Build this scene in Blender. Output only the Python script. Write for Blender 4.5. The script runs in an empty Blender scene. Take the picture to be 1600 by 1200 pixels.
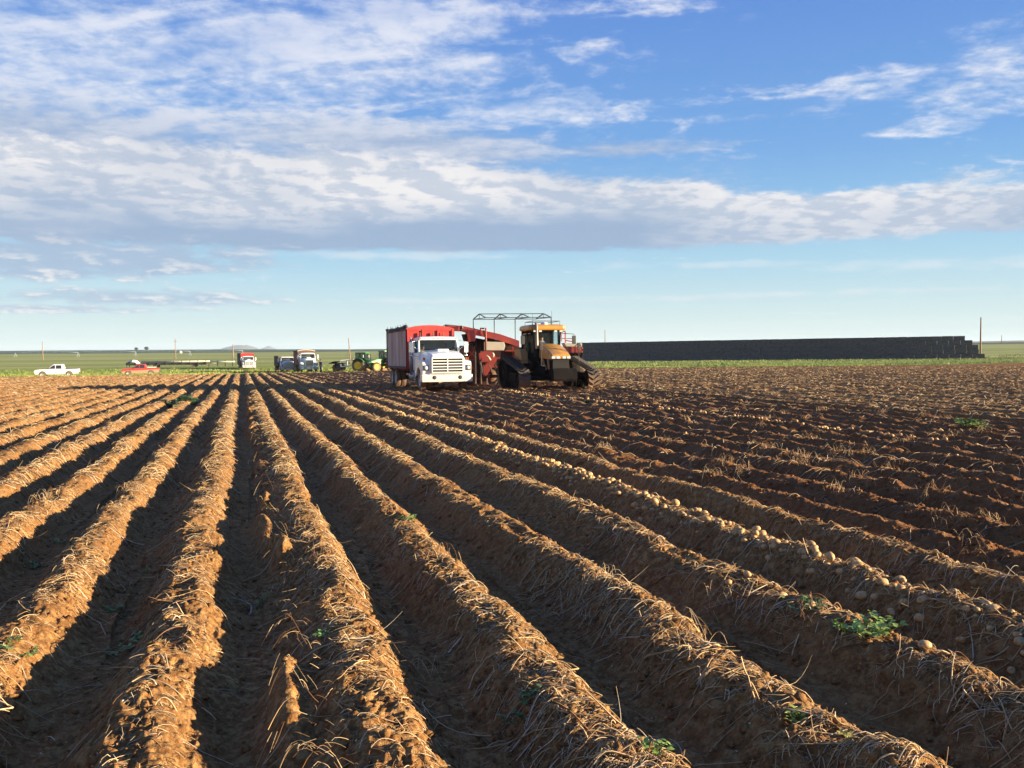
import bpy, math, random
import numpy as np
from mathutils import Vector, Matrix

# ------------------------------------------------------------------ camera, sky, sun, exposure
scene = bpy.context.scene
COL = scene.collection
F_PX = 1383.0                      # focal length in pixels of a 1600 px wide frame
TH = math.radians(17.0)            # the camera looks 17 degrees clockwise of the row direction (+Y)
EYE = 1.58                         # eye height above the ridge crests (z = 0)
RIGHT = Vector((math.cos(TH), -math.sin(TH), 0))
FWD = Vector((math.sin(TH), math.cos(TH), 0))
ROLL = math.radians(-0.6)
PITCH = math.atan(42.5 / F_PX)

cam_d = bpy.data.cameras.new("camera")
cam = bpy.data.objects.new("camera", cam_d)
COL.objects.link(cam)
scene.camera = cam
cam_d.sensor_width = 36.0
cam_d.lens = 36.0 * F_PX / 1600.0
cam_d.clip_start = 0.05
cam_d.clip_end = 30000.0
cam.matrix_world = (Matrix.Translation((0, 0, EYE)) @ Matrix.Rotation(-TH, 4, 'Z')
                    @ Matrix.Rotation(math.pi / 2 - PITCH, 4, 'X') @ Matrix.Rotation(ROLL, 4, 'Z'))

SUN_EL = math.radians(9.0)
SUN_BACK = math.radians(9.0)
sun_h = RIGHT * math.cos(SUN_BACK) - FWD * math.sin(SUN_BACK)
to_sun = Vector((sun_h.x * math.cos(SUN_EL), sun_h.y * math.cos(SUN_EL), math.sin(SUN_EL)))
sd = bpy.data.lights.new("sun", 'SUN')
sd.energy = 5.0
sd.angle = math.radians(0.5)
sd.color = (1.0, 0.84, 0.585)
so = bpy.data.objects.new("sun", sd)
COL.objects.link(so)
so.rotation_mode = 'QUATERNION'
so.rotation_quaternion = (-to_sun).to_track_quat('-Z', 'Y')

vs = scene.view_settings
vs.view_transform = 'Standard'
vs.look = 'None'
vs.gamma = 1.0
vs.use_curve_mapping = False
vs.exposure = 1.85

world = bpy.data.worlds.new("World")
scene.world = world
world.use_nodes = True


class NT:
    """small helper that writes node maths as expressions"""
    def __init__(s, tree):
        s.t = tree

    def node(s, kind, **kw):
        n = s.t.nodes.new(kind)
        for k, v in kw.items():
            setattr(n, k, v)
        return n

    def put(s, sock, v):
        if isinstance(v, (int, float)):
            sock.default_value = v
        elif isinstance(v, (tuple, list)):
            if len(v) == 3 and len(sock.default_value) == 4:
                v = (*v, 1.0)
            sock.default_value = v
        else:
            s.t.links.new(v, sock)

    def m(s, op, a, b=None, c=None, clamp=False):
        n = s.node('ShaderNodeMath', operation=op, use_clamp=clamp)
        s.put(n.inputs[0], a)
        if b is not None:
            s.put(n.inputs[1], b)
        if c is not None:
            s.put(n.inputs[2], c)
        return n.outputs[0]

    def add(s, a, b): return s.m('ADD', a, b)
    def sub(s, a, b): return s.m('SUBTRACT', a, b)
    def mul(s, a, b): return s.m('MULTIPLY', a, b)

    def step(s, x, a, b, lo=0.0, hi=1.0):
        n = s.node('ShaderNodeMapRange', interpolation_type='SMOOTHSTEP')
        s.put(n.inputs['Value'], x)
        for k, v in (('From Min', a), ('From Max', b), ('To Min', lo), ('To Max', hi)):
            s.put(n.inputs[k], v)
        return n.outputs['Result']

    def xyz(s, x, y, z):
        n = s.node('ShaderNodeCombineXYZ')
        for i, v in enumerate((x, y, z)):
            s.put(n.inputs[i], v)
        return n.outputs[0]

    def noise(s, vec, scale, detail=4.0, rough=0.55, dist=0.0, lac=2.0):
        n = s.node('ShaderNodeTexNoise')
        s.put(n.inputs['Vector'], vec)
        s.put(n.inputs['Scale'], scale)
        s.put(n.inputs['Detail'], detail)
        s.put(n.inputs['Roughness'], rough)
        s.put(n.inputs['Lacunarity'], lac)
        s.put(n.inputs['Distortion'], dist)
        return n.outputs['Fac']

    def mix(s, f, a, b, mode='MIX'):
        n = s.node('ShaderNodeMix', data_type='RGBA', blend_type=mode)
        s.put(n.inputs['Factor'], f)
        s.put(n.inputs[6], a)
        s.put(n.inputs[7], b)
        return n.outputs[2]


W = NT(world.node_tree)
bg = world.node_tree.nodes['Background']
tc = W.node('ShaderNodeTexCoord')
sep = W.node('ShaderNodeSeparateXYZ')
world.node_tree.links.new(tc.outputs['Generated'], sep.inputs[0])
dx, dy, dz = sep.outputs
sky = W.node('ShaderNodeTexSky', sky_type='NISHITA', sun_disc=False)
sky.sun_elevation = SUN_EL
sky.sun_rotation = math.atan2(to_sun.x, to_sun.y)
sky.altitude = 1200.0
sky.air_density = 1.0
sky.dust_density = 0.6
sky.ozone_density = 2.0

# compass angle (clockwise of the row direction, minus TH) and elevation, in degrees
az = W.sub(W.mul(W.m('ARCTAN2', dx, dy), 180 / math.pi), 17.0)
az = W.m('WRAP', az, 180.0, -180.0)
el = W.mul(W.m('ARCSINE', dz), 180 / math.pi)
# the cloud layer seen in perspective: far clouds crowd towards the horizon
zc = W.add(W.m('MAXIMUM', dz, 0.0), 0.055)
P = W.xyz(W.m('DIVIDE', dx, zc), W.m('DIVIDE', dy, zc), 0.0)


def deg(px, py):
    a = math.atan((px - 800) / F_PX)
    hy = 557.5 - 0.0106 * (px - 800)
    return math.degrees(a), math.degrees(math.atan((hy - py) / F_PX * math.cos(a)))


def blob(px, py, rx, ry, ang=0.0, soft=1.0):
    """soft elliptical mass of cloud centred in one compass direction; radii in pixels of the photo's scale"""
    a0, e0 = deg(px, py)
    k = math.degrees(1 / F_PX)
    ax, ey = W.sub(az, a0), W.sub(el, e0)
    c, s_ = math.cos(math.radians(ang)), math.sin(math.radians(ang))
    u = W.mul(W.add(W.mul(ax, c), W.mul(ey, s_)), 1 / (rx * k))
    v = W.mul(W.sub(W.mul(ey, c), W.mul(ax, s_)), 1 / (ry * k))
    r2 = W.add(W.mul(u, u), W.mul(v, v))
    return W.m('EXPONENT', W.mul(r2, -soft))


def band(top, bot, ft, fb):
    """horizontal band between two elevations (degrees), soft edges ft/fb"""
    return W.mul(W.step(el, W.sub(bot, fb), W.add(bot, fb)), W.step(el, W.sub(top, ft), W.add(top, ft), 1.0, 0.0))


def msum(*a):
    r = a[0]
    for x in a[1:]:
        r = W.m('MAXIMUM', r, x)
    return r


# noises in the cloud layer
zc2 = W.add(W.m('MAXIMUM', dz, 0.0), 0.15)
P2 = W.xyz(W.m('DIVIDE', dx, zc2), W.m('DIVIDE', dy, zc2), 0.0)


def shifted(vec, off):
    n = W.node('ShaderNodeVectorMath', operation='ADD')
    W.put(n.inputs[0], vec)
    n.inputs[1].default_value = off
    return n.outputs[0]


def squeezed(vec, ang, k):
    r_ = W.node('ShaderNodeVectorRotate', rotation_type='Z_AXIS')
    W.put(r_.inputs['Vector'], vec)
    r_.inputs['Angle'].default_value = math.radians(ang)
    n = W.node('ShaderNodeVectorMath', operation='MULTIPLY')
    W.put(n.inputs[0], r_.outputs[0])
    n.inputs[1].default_value = (k, 1.0, 1.0)
    return n.outputs[0]


n_puff = W.noise(P2, 4.6, 11.0, 0.60, 0.15)
n_puff_sun = W.noise(shifted(P2, (to_sun.x * 0.035, to_sun.y * 0.035 - 0.025, 0)), 4.6, 11.0, 0.60, 0.15)
n_fine = W.noise(P2, 15.0, 8.0, 0.62, 0.2)
n_big = W.noise(P2, 1.3, 4.0, 0.5)
S1 = squeezed(P2, 24, 0.42)
n_str = W.noise(S1, 5.2, 10.0, 0.60, 0.5)
n_str2 = W.noise(S1, 1.9, 5.0, 0.55, 0.3)
n_mix = W.add(W.mul(n_str, 0.62), W.mul(n_fine, 0.38))

# 1. the long stratocumulus bank
edge_n = W.mul(W.sub(W.noise(W.xyz(W.mul(az, 0.13), W.mul(el, 0.30), 0.0), 1.0, 8.0, 0.66), 0.5), 3.8)
bank_top = W.add(W.step(az, -12.0, 22.0, 12.7, 9.9), edge_n)
bank_bot = W.add(W.step(az, -6.0, 16.0, 6.8, 6.7), W.mul(edge_n, 0.42))
m_bank = band(bank_top, bank_bot, 1.3, 0.55)
thin = W.step(az, -2.0, 24.0, 1.0, 0.86)
d_bank = W.step(W.add(W.mul(W.mul(m_bank, thin), 1.30), W.mul(W.sub(W.add(W.mul(n_puff, .7), W.mul(n_fine, .3)), 0.5), 2.2)), 0.36, 1.02)
# 2. grey sheet above it on the left
m_up = msum(blob(60, 225, 640, 80, -2, 0.9), blob(600, 228, 340, 46, -3, 0.9), blob(300, 290, 760, 60, 0, .8), W.mul(blob(980, 236, 170, 16, 0, .9), .8))
d_up = W.step(W.add(m_up, W.mul(W.sub(n_mix, 0.5), 1.9)), 0.28, 1.0)
# 3. high broken veil, upper left
m_veil = msum(blob(60, 80, 620, 170, 0, 0.7), blob(430, 90, 360, 130, 0, 0.8), blob(640, 40, 230, 70, 0, 0.9),
              blob(800, 172, 190, 36, 0, 0.9), blob(720, 110, 170, 34, 0, .9))
d_veil = W.step(W.add(W.mul(m_veil, 1.12), W.mul(W.sub(n_mix, 0.5), 4.4)), 0.30, 1.35)
d_veil = W.mul(d_veil, W.step(n_str2, 0.30, 0.55, 0.50, 1.0))
# 4. wisps
m_w = msum(blob(1560, 100, 150, 80, 18, 0.9), blob(1340, 152, 150, 34, 10, 0.9), blob(1500, 190, 140, 20, 4, 0.9),
           W.mul(blob(890, 84, 74, 16, 12, .9), 0.88), W.mul(blob(1030, 166, 120, 17, 0, .9), 0.85), W.mul(blob(1150, 182, 120, 15, 0, .9), 0.75),
           W.mul(blob(1050, 8, 100, 26, 0, .9), 0.80))
d_w = W.step(W.add(m_w, W.mul(W.sub(n_mix, 0.5), 4.2)), 0.42, 1.45)
# 5. low layers
m_low = msum(W.mul(blob(110, 404, 340, 34, 1.5, 1.0), 1.15), W.mul(blob(60, 425, 170, 13, 0, 1), 1.0))
d_low = W.step(W.add(m_low, W.mul(W.sub(n_puff, 0.5), 1.9)), 0.36, 0.85)
m_low2 = msum(blob(210, 466, 260, 17, 0, 1.0), W.mul(blob(60, 482, 260, 9, 0, 1), 0.9))
d_low2 = W.mul(W.step(W.add(m_low2, W.mul(W.sub(n_puff, 0.5), 2.0)), 0.40, 0.95), 0.75)
m_low3 = msum(blob(1120, 414, 260, 8, -1, 1), blob(1480, 412, 300, 14, -1, 1), blob(1150, 462, 480, 8, 0, 1), blob(700, 470, 280, 7, 0, 1),
              blob(620, 400, 330, 12, 0, 1))
d_low3 = W.mul(W.step(W.add(m_low3, W.mul(W.sub(n_puff, 0.5), 2.0)), 0.45, 1.2), 0.45)

# cloud light and dark: sunlit grain, grey undersides
lit = W.step(W.add(W.mul(W.sub(n_puff, n_puff_sun), 6.0), W.mul(W.sub(n_fine, 0.5), 0.9)), -0.42, 0.42)
base_dark = W.mul(W.step(W.sub(el, bank_bot), 0.3, 3.9, 1.0, 0.0), W.step(az, 2.0, 26.0, 1.0, 0.35))
base_dark = W.mul(base_dark, W.step(n_big, 0.25, 0.65, 0.88, 1.0))
WHITE = (0.90, 0.88, 0.88)
GREY = (0.32, 0.44, 0.63)
mid_dark = W.mul(W.step(n_big, 0.40, 0.62), 0.38)
c_bank = W.mix(W.m('MULTIPLY', W.sub(W.sub(1.0, base_dark), mid_dark), W.add(W.mul(lit, 0.55), 0.46), clamp=True), GREY, WHITE)
c_up = W.mix(W.m('ADD', W.mul(W.step(n_mix, 0.42, 0.62), 0.42), W.mul(W.step(el, 12.5, 16.5), 0.38), clamp=True), (0.38, 0.47, 0.64), (0.80, 0.83, 0.91))
c_veil = W.mix(W.step(n_mix, 0.42, 0.64), (0.58, 0.68, 0.87), (0.90, 0.91, 0.96))
c_low = W.mix(W.mul(W.m('MULTIPLY', lit, W.step(n_puff, 0.46, 0.66), clamp=True), W.step(el, 4.6, 6.6, 1.0, 0.45)), (0.36, 0.48, 0.66), (0.88, 0.85, 0.84))

BGS = 0.10
K = 0.87            # cloud radiance against the sky behind
skc = W.node('ShaderNodeVectorMath', operation='SCALE')
world.node_tree.links.new(sky.outputs[0], skc.inputs[0])
skc.inputs['Scale'].default_value = BGS * 1.0
# the clear sky of the photograph: Nishita graded a little cooler and deeper with elevation
grade = W.node('ShaderNodeValToRGB')
W.put(grade.inputs[0], W.mul(el, 1 / 30.0))
cr = grade.color_ramp
cr.elements[0].position = 0.0
cr.elements[0].color = (0.76, 0.87, 0.84, 1)
cr.elements[1].position = 1.0
cr.elements[1].color = (0.09, 0.23, 0.70, 1)
for p, c in ((0.06, (0.70, 0.86, 0.86, 1)), (0.19, (0.44, 0.72, 0.90, 1)), (0.30, (0.29, 0.58, 0.90, 1)), (0.42, (0.19, 0.44, 0.87, 1)), (0.73, (0.12, 0.295, 0.79, 1))):
    e = cr.elements.new(p)
    e.color = c
clear = W.mix(0.85, skc.outputs[0], grade.outputs[0])


def over(c, d, col):
    return W.mix(d, c, col)


cc = over(clear, W.mul(d_veil, 0.80), c_veil)
cc = over(cc, W.mul(d_w, 0.85), c_veil)
cc = over(cc, W.mul(d_up, 0.88), c_up)
cc = over(cc, W.mul(d_bank, 0.97), c_bank)
cc = over(cc, W.mul(d_low, 0.85), c_low)
cc = over(cc, d_low2, c_low)
cc = over(cc, d_low3, (0.80, 0.84, 0.88))
# exposure-scaled so that the sky reads as in the photograph and lights the shade
SKY_LEVEL = 1.0
world.node_tree.links.new(cc, bg.inputs['Color'])
bg.inputs['Strength'].default_value = SKY_LEVEL * 2 ** (-vs.exposure)
world.cycles.sampling_method = 'MANUAL'
world.cycles.sample_map_resolution = 512
scene.cycles.max_bounces = 6
scene.cycles.diffuse_bounces = 3

# ------------------------------------------------------------------ helpers
rng = np.random.default_rng(7)
random.seed(11)
R = math.radians


def wpos(px, d, z=0.0):
    """ground position seen at column px (photo of 1600) at depth d metres along the view"""
    xr = (px - 800) / F_PX * d
    p = RIGHT * xr + FWD * d
    return Vector((p.x, p.y, z))


def tag(o, label=None, cat=None, group=None, kind=None):
    for k, v in (('label', label), ('category', cat), ('group', group), ('kind', kind)):
        if v:
            o[k] = v
    return o


def empty(name, loc, rz=0.0):
    o = bpy.data.objects.new(name, None)
    COL.objects.link(o)
    o.location = loc
    o.rotation_euler = (0, 0, rz)
    return o


def copy_tree(o, parent=None):
    c = o.copy()
    COL.objects.link(c)
    c.parent = parent
    for ch in list(o.children):
        copy_tree(ch, c)
    return c


def base_mat(name):
    m = bpy.data.materials.new(name)
    m.use_nodes = True
    t = NT(m.node_tree)
    b = m.node_tree.nodes['Principled BSDF']
    return m, t, b


def pmat(name, col, col2=None, scale=3.0, rough=0.6, metal=0.0, bump=0.0, amount=0.5, dust=0.0, dust_z=0.9, coat=0.0, streak=False):
    """painted / weathered material: two tones of the thing's own colour, dirt thrown up from below"""
    m, t, b = base_mat(name)
    tcn = t.node('ShaderNodeTexCoord')
    o = tcn.outputs['Object']
    vec = o
    if streak:
        mp = t.node('ShaderNodeMapping')
        t.put(mp.inputs[0], o)
        mp.inputs['Scale'].default_value = (1.0, 1.0, 0.15)
        vec = mp.outputs[0]
    n = t.noise(vec, scale, 5.0, 0.6)
    c = t.mix(t.step(n, 0.5 - 0.25, 0.5 + 0.25, 0.0, amount * 1.0), col, col2 if col2 else tuple(x * 0.7 for x in col))
    if dust > 0:
        g = t.node('ShaderNodeNewGeometry')
        sp = t.node('ShaderNodeSeparateXYZ')
        t.put(sp.inputs[0], o)
        n2 = t.noise(o, 1.7, 5.0, 0.6)
        f = t.mul(t.step(t.add(sp.outputs[2], t.mul(t.sub(n2, 0.5), 0.9)), 0.1, dust_z, 1.0, 0.0), dust)
        c = t.mix(f, c, (0.33, 0.19, 0.10))
        t.put(b.inputs['Roughness'], t.m('MAXIMUM', rough, f))
    else:
        b.inputs['Roughness'].default_value = rough
    t.put(b.inputs['Base Color'], c)
    b.inputs['Metallic'].default_value = metal
    if coat:
        b.inputs['Coat Weight'].default_value = coat
        b.inputs['Coat Roughness'].default_value = 0.15
    if bump:
        bm = t.node('ShaderNodeBump')
        bm.inputs['Strength'].default_value = bump
        t.put(bm.inputs['Height'], n)
        t.put(b.inputs['Normal'], bm.outputs[0])
    return m


def glass_mat(name, tint=(0.55, 0.65, 0.66), alpha=0.35):
    m, t, b = base_mat(name)
    b.inputs['Base Color'].default_value = (0.03, 0.04, 0.045, 1)
    b.inputs['Roughness'].default_value = 0.05
    tr = t.node('ShaderNodeBsdfTransparent')
    tr.inputs[0].default_value = (*tint, 1)
    mx = t.node('ShaderNodeMixShader')
    mx.inputs[0].default_value = alpha
    t.t.links.new(tr.outputs[0], mx.inputs[1])
    t.t.links.new(b.outputs[0], mx.inputs[2])
    out = [n for n in t.t.nodes if n.type == 'OUTPUT_MATERIAL'][0]
    t.t.links.new(mx.outputs[0], out.inputs['Surface'])
    return m


class MB:
    """collects boxes, bars, tubes and extrusions into one mesh"""
    def __init__(s):
        s.v, s.f, s.smooth = [], [], []

    def raw(s, vs_, fs, smooth=False):
        k = len(s.v)
        s.v += [tuple(v) for v in vs_]
        s.f += [tuple(i + k for i in f) for f in fs]
        s.smooth += [smooth] * len(fs)
        return s

    def box(s, x0, x1, y0, y1, z0, z1, bev=0.0):
        if x0 > x1: x0, x1 = x1, x0
        if y0 > y1: y0, y1 = y1, y0
        if z0 > z1: z0, z1 = z1, z0
        if bev <= 0:
            vs_ = [(x, y, z) for x in (x0, x1) for y in (y0, y1) for z in (z0, z1)]
            fs = [(0, 1, 3, 2), (4, 6, 7, 5), (0, 4, 5, 1), (2, 3, 7, 6), (0, 2, 6, 4), (1, 5, 7, 3)]
            return s.raw(vs_, fs)
        b = min(bev, (x1 - x0) * .45, (y1 - y0) * .45, (z1 - z0) * .45)
        import bmesh
        bm = bmesh.new()
        bmesh.ops.create_cube(bm, size=1.0)
        for v in bm.verts:
            v.co = Vector(((x0 + x1) / 2 + v.co.x * (x1 - x0), (y0 + y1) / 2 + v.co.y * (y1 - y0), (z0 + z1) / 2 + v.co.z * (z1 - z0)))
        bmesh.ops.bevel(bm, geom=bm.edges[:], offset=b, segments=2, profile=0.7, affect='EDGES')
        bm.verts.index_update()
        s.raw([v.co for v in bm.verts], [[v.index for v in f.verts] for f in bm.faces])
        bm.free()
        return s

    def tube(s, pts, r, n=8, cap=True, smooth=True):
        pts = [Vector(p) for p in pts]
        rs = r if isinstance(r, (list, tuple)) else [r] * len(pts)
        vs_, fs = [], []
        up = Vector((0, 0, 1))
        a = None
        for i, p in enumerate(pts):
            d = (pts[min(i + 1, len(pts) - 1)] - pts[max(i - 1, 0)]).normalized()
            if a is None:
                a = d.cross(up)
                if a.length < 1e-3:
                    a = d.cross(Vector((1, 0, 0)))
            else:
                a = a - d * a.dot(d)
            a.normalize()
            b = d.cross(a)
            for k in range(n):
                t = 2 * math.pi * k / n
                vs_.append(p + (a * math.cos(t) + b * math.sin(t)) * rs[i])
        for i in range(len(pts) - 1):
            for k in range(n):
                fs.append((i * n + k, i * n + (k + 1) % n, (i + 1) * n + (k + 1) % n, (i + 1) * n + k))
        if cap:
            fs.append(tuple(range(n - 1, -1, -1)))
            fs.append(tuple((len(pts) - 1) * n + k for k in range(n)))
        return s.raw(vs_, fs, smooth)

    def bar(s, p, q, w, h=None):
        """rectangular bar from p to q"""
        h = h or w
        p, q = Vector(p), Vector(q)
        d = (q - p).normalized()
        a = d.cross(Vector((0, 0, 1)))
        if a.length < 1e-3:
            a = Vector((0, 1, 0))
        a.normalize()
        b = a.cross(d)
        vs_ = []
        for e in (p, q):
            for (i, j) in ((-1, -1), (1, -1), (1, 1), (-1, 1)):
                vs_.append(e + a * (w / 2 * i) + b * (h / 2 * j))
        return s.raw(vs_, [(3, 2, 1, 0), (4, 5, 6, 7), (0, 1, 5, 4), (1, 2, 6, 5), (2, 3, 7, 6), (3, 0, 4, 7)])

    def prism(s, poly, axis, a0, a1, smooth=False):
        """polygon (2-D, counter-clockwise) extruded along axis 'x','y' or 'z' from a0 to a1"""
        n = len(poly)
        def P3(p, a):
            return {'x': (a, p[0], p[1]), 'y': (p[0], a, p[1]), 'z': (p[0], p[1], a)}[axis]
        vs_ = [P3(p, a0) for p in poly] + [P3(p, a1) for p in poly]
        fs = [tuple(range(n - 1, -1, -1)), tuple(range(n, 2 * n))]
        fs += [(i, (i + 1) % n, n + (i + 1) % n, n + i) for i in range(n)]
        return s.raw(vs_, fs, smooth)

    def loft(s, sections, smooth=False, cap=True):
        """list of equally long closed 3-D rings"""
        n = len(sections[0])
        vs_ = [p for sec in sections for p in sec]
        fs = []
        for i in range(len(sections) - 1):
            for k in range(n):
                fs.append((i * n + k, i * n + (k + 1) % n, (i + 1) * n + (k + 1) % n, (i + 1) * n + k))
        if cap:
            fs.append(tuple(range(n - 1, -1, -1)))
            fs.append(tuple((len(sections) - 1) * n + k for k in range(n)))
        return s.raw(vs_, fs, smooth)

    def lathe(s, prof, c, axis='y', n=24, smooth=True):
        """profile of (radius, offset along axis) turned round an axis through c"""
        vs_, fs = [], []
        for (r, o) in prof:
            for k in range(n):
                t = 2 * math.pi * k / n
                u, w = r * math.cos(t), r * math.sin(t)
                vs_.append({'y': (c[0] + u, c[1] + o, c[2] + w), 'x': (c[0] + o, c[1] + u, c[2] + w), 'z': (c[0] + u, c[1] + w, c[2] + o)}[axis])
        for i in range(len(prof) - 1):
            for k in range(n):
                fs.append((i * n + k, i * n + (k + 1) % n, (i + 1) * n + (k + 1) % n, (i + 1) * n + k))
        return s.raw(vs_, fs, smooth)

    def build(s, name, mat, parent=None, bevel=0.0, loc=None):
        import bmesh
        me = bpy.data.meshes.new(name)
        me.from_pydata(s.v, [], s.f)
        me.update()
        bm = bmesh.new()
        bm.from_mesh(me)
        for f, sm in zip(bm.faces, s.smooth):
            f.smooth = sm
        bmesh.ops.recalc_face_normals(bm, faces=bm.faces[:])
        bm.to_mesh(me)
        bm.free()
        o = bpy.data.objects.new(name, me)
        COL.objects.link(o)
        if mat:
            me.materials.append(mat)
        if parent:
            o.parent = parent
        if loc is not None:
            o.location = loc
        if bevel:
            md = o.modifiers.new('bevel', 'BEVEL')
            md.width = bevel
            md.segments = 2
            md.limit_method = 'ANGLE'
            md.angle_limit = R(40)
        return o


def np_mesh(name, verts, faces, mat, smooth=False, color=None):
    """verts (n,3), faces (m,k) arrays -> mesh object"""
    me = bpy.data.meshes.new(name)
    nv, (nf, k) = len(verts), faces.shape
    me.vertices.add(nv)
    me.vertices.foreach_set('co', np.ascontiguousarray(verts, dtype=np.float32).ravel())
    me.loops.add(nf * k)
    me.loops.foreach_set('vertex_index', np.ascontiguousarray(faces, dtype=np.int32).ravel())
    me.polygons.add(nf)
    me.polygons.foreach_set('loop_start', np.arange(0, nf * k, k, dtype=np.int32))
    me.polygons.foreach_set('loop_total', np.full(nf, k, dtype=np.int32))
    if smooth:
        me.polygons.foreach_set('use_smooth', np.ones(nf, dtype=bool))
    me.update(calc_edges=True)
    if color is not None:
        a = me.color_attributes.new('tone', 'FLOAT_COLOR', 'POINT')
        c = np.ones((nv, 4), dtype=np.float32)
        c[:, :color.shape[1]] = color
        a.data.foreach_set('color', c.ravel())
    if mat:
        me.materials.append(mat)
    o = bpy.data.objects.new(name, me)
    COL.objects.link(o)
    return o


# value noise on numpy arrays
_perm = np.random.default_rng(3).random((256, 256)).astype(np.float32)


def vnoise(x, y, seed=0):
    x = x + seed * 17.31
    y = y + seed * 9.73
    xi = np.floor(x).astype(np.int64)
    yi = np.floor(y).astype(np.int64)
    fx = x - xi
    fy = y - yi
    fx = fx * fx * fx * (fx * (fx * 6 - 15) + 10)
    fy = fy * fy * fy * (fy * (fy * 6 - 15) + 10)
    x0, y0, x1, y1 = xi & 255, yi & 255, (xi + 1) & 255, (yi + 1) & 255
    a, b, c, d = _perm[x0, y0], _perm[x1, y0], _perm[x0, y1], _perm[x1, y1]
    return (a * (1 - fx) + b * fx) * (1 - fy) + (c * (1 - fx) + d * fx) * fy - 0.5


# ------------------------------------------------------------------ the lie of the land
CR = [-2.15, -1.30, -0.43, 0.60, 1.43, 2.34, 3.36, 4.28, 5.10, 5.97]
KINDR = {}
left = [CR[0] - 0.90 * i for i in range(1, 130)][::-1]
right = [CR[-1] + 0.905 * i for i in range(1, 160)]
CREST = np.array(left + CR + right)
DUG0, DUG1 = 5.6, 17.5
WIND = [CREST[np.argmin(abs(CREST - 4.28))], CREST[np.argmin(abs(CREST - 12.3))]]


def field_end(x):
    return 109.0 + 12.0 * (1 / (1 + np.exp(-(x - 14) / 7.0)))


def cam_depth(x, y):
    return x * FWD.x + y * FWD.y


_LZ = [(0, 0), (118, 0.0), (128, -0.3), (165, -0.45), (195, 0.1), (248, 0.1), (300, 1.0), (600, 5.0), (1000, 9.2), (1600, 16.2), (2300, 26.0), (3000, 30.0), (9000, 30.0)]


def land_z(x, y):
    d = np.hypot(x, y)
    z = np.interp(d, [a for a, b in _LZ], [b for a, b in _LZ])
    t = np.clip((y - field_end(x)) / 7.0, 0, 1)       # the bank down behind the headland
    return z - 0.22 * t * np.clip((175 - d) / 40, 0, 1) * np.clip((118 - d) / 6 + 1, 0, 1)


def ground_z(x, y, cell=None, micro=True):
    """height of the ridged field; cell = local mesh size, used to leave out detail it cannot hold"""
    x = np.asarray(x, dtype=np.float64)
    y = np.asarray(y, dtype=np.float64)
    if cell is None:
        cell = np.zeros_like(x) + 0.004
    def w(wl):
        return np.clip(wl / (2.2 * cell) - 0.5, 0, 1)
    xs = x + 0.10 * vnoise(x * 0.15, y * 0.33, 1) + 0.09 * vnoise(x * 1.1, y * 1.3, 2)
    idx = np.clip(np.searchsorted(CREST, xs), 1, len(CREST) - 1)
    cl, crr = CREST[idx - 1], CREST[idx]
    mid = (cl + crr) / 2
    near = np.where(xs < mid, cl, crr)
    half = (crr - cl) / 2
    u = np.abs(xs - near) / half
    dug = np.clip((near - DUG0 + 0.2) / 0.4, 0, 1) * np.clip((DUG1 - near) / 0.4, 0, 1)
    t = np.clip((u - 0.13) / 0.72, 0, 1)
    hill = t * t * (3 - 2 * t)
    # dug rows: a steeper shaded flank, flatter back
    t2 = np.clip((u - 0.05) / 0.85, 0, 1)
    hill2 = t2 ** 1.25
    depth = 0.235 * (1 + 0.30 * vnoise(near * 3.7, y * 0.5, 5))
    far_flat = np.clip((near - DUG1) / 3.0, 0, 1)
    depth = depth * (1 - 0.45 * far_flat)
    depth2 = 0.185 * (1 + 0.35 * vnoise(near * 3.1, y * 0.7, 6))
    z = -(1 - dug) * depth * hill - dug * (depth2 * hill2 + 0.045)
    top = np.clip(1 - u * 1.6, 0, 1)
    z += 0.06 * vnoise(near * 5.1, y * 0.9, 7) * top + 0.045 * vnoise(near * 2.3, y * 2.3, 8) * top
    # low trampled ridge left in the wheelway between two rows
    r = np.exp(-((xs - 0.24 - 0.12 * vnoise(x * 0.0, y * 1.7, 19)) / (0.095 + 0.05 * vnoise(x * 3, y * 2.1, 20))) ** 2)
    z += r * np.clip(0.05 + 0.50 * vnoise(x * 1.2, y * 2.0, 9), 0.0, 0.205) * np.clip((75 - y) / 10, 0, 1)
    # slope breaks and crumbled lumps
    flank = np.clip(1 - np.abs(u - 0.45) * 2.2, 0, 1)
    z += 0.060 * (1 - 0.6 * far_flat) * vnoise(x * 4.2, y * 3.1, 10) * w(0.25) * (0.35 + 0.65 * np.maximum(top, flank))
    n1 = vnoise(x * 9.0, y * 8.0, 11)
    z += 0.046 * n1 * w(0.11) * (0.25 + 0.75 * np.maximum(top, flank))
    if micro:
        rough = 0.35 + 0.65 * np.maximum(top, flank * 0.9) + 0.35 * dug
        n2 = np.abs(vnoise(x * 19, y * 19, 12)) * 2
        z += -0.036 * (n2 - 0.5) * w(0.052) * rough
        n3 = vnoise(x * 38, y * 37, 13)
        z += 0.022 * n3 * w(0.026) * rough
        n4 = np.abs(vnoise(x * 83, y * 81, 14))
        z += -0.014 * n4 * w(0.012) * rough
    e = np.clip((field_end(x) - y) / 4.0, 0, 1)
    return z * e - 0.10 * (1 - e) + land_z(x, y)


def gz(x, y):
    return float(ground_z(np.array([x]), np.array([y]), micro=False)[0])

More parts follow.
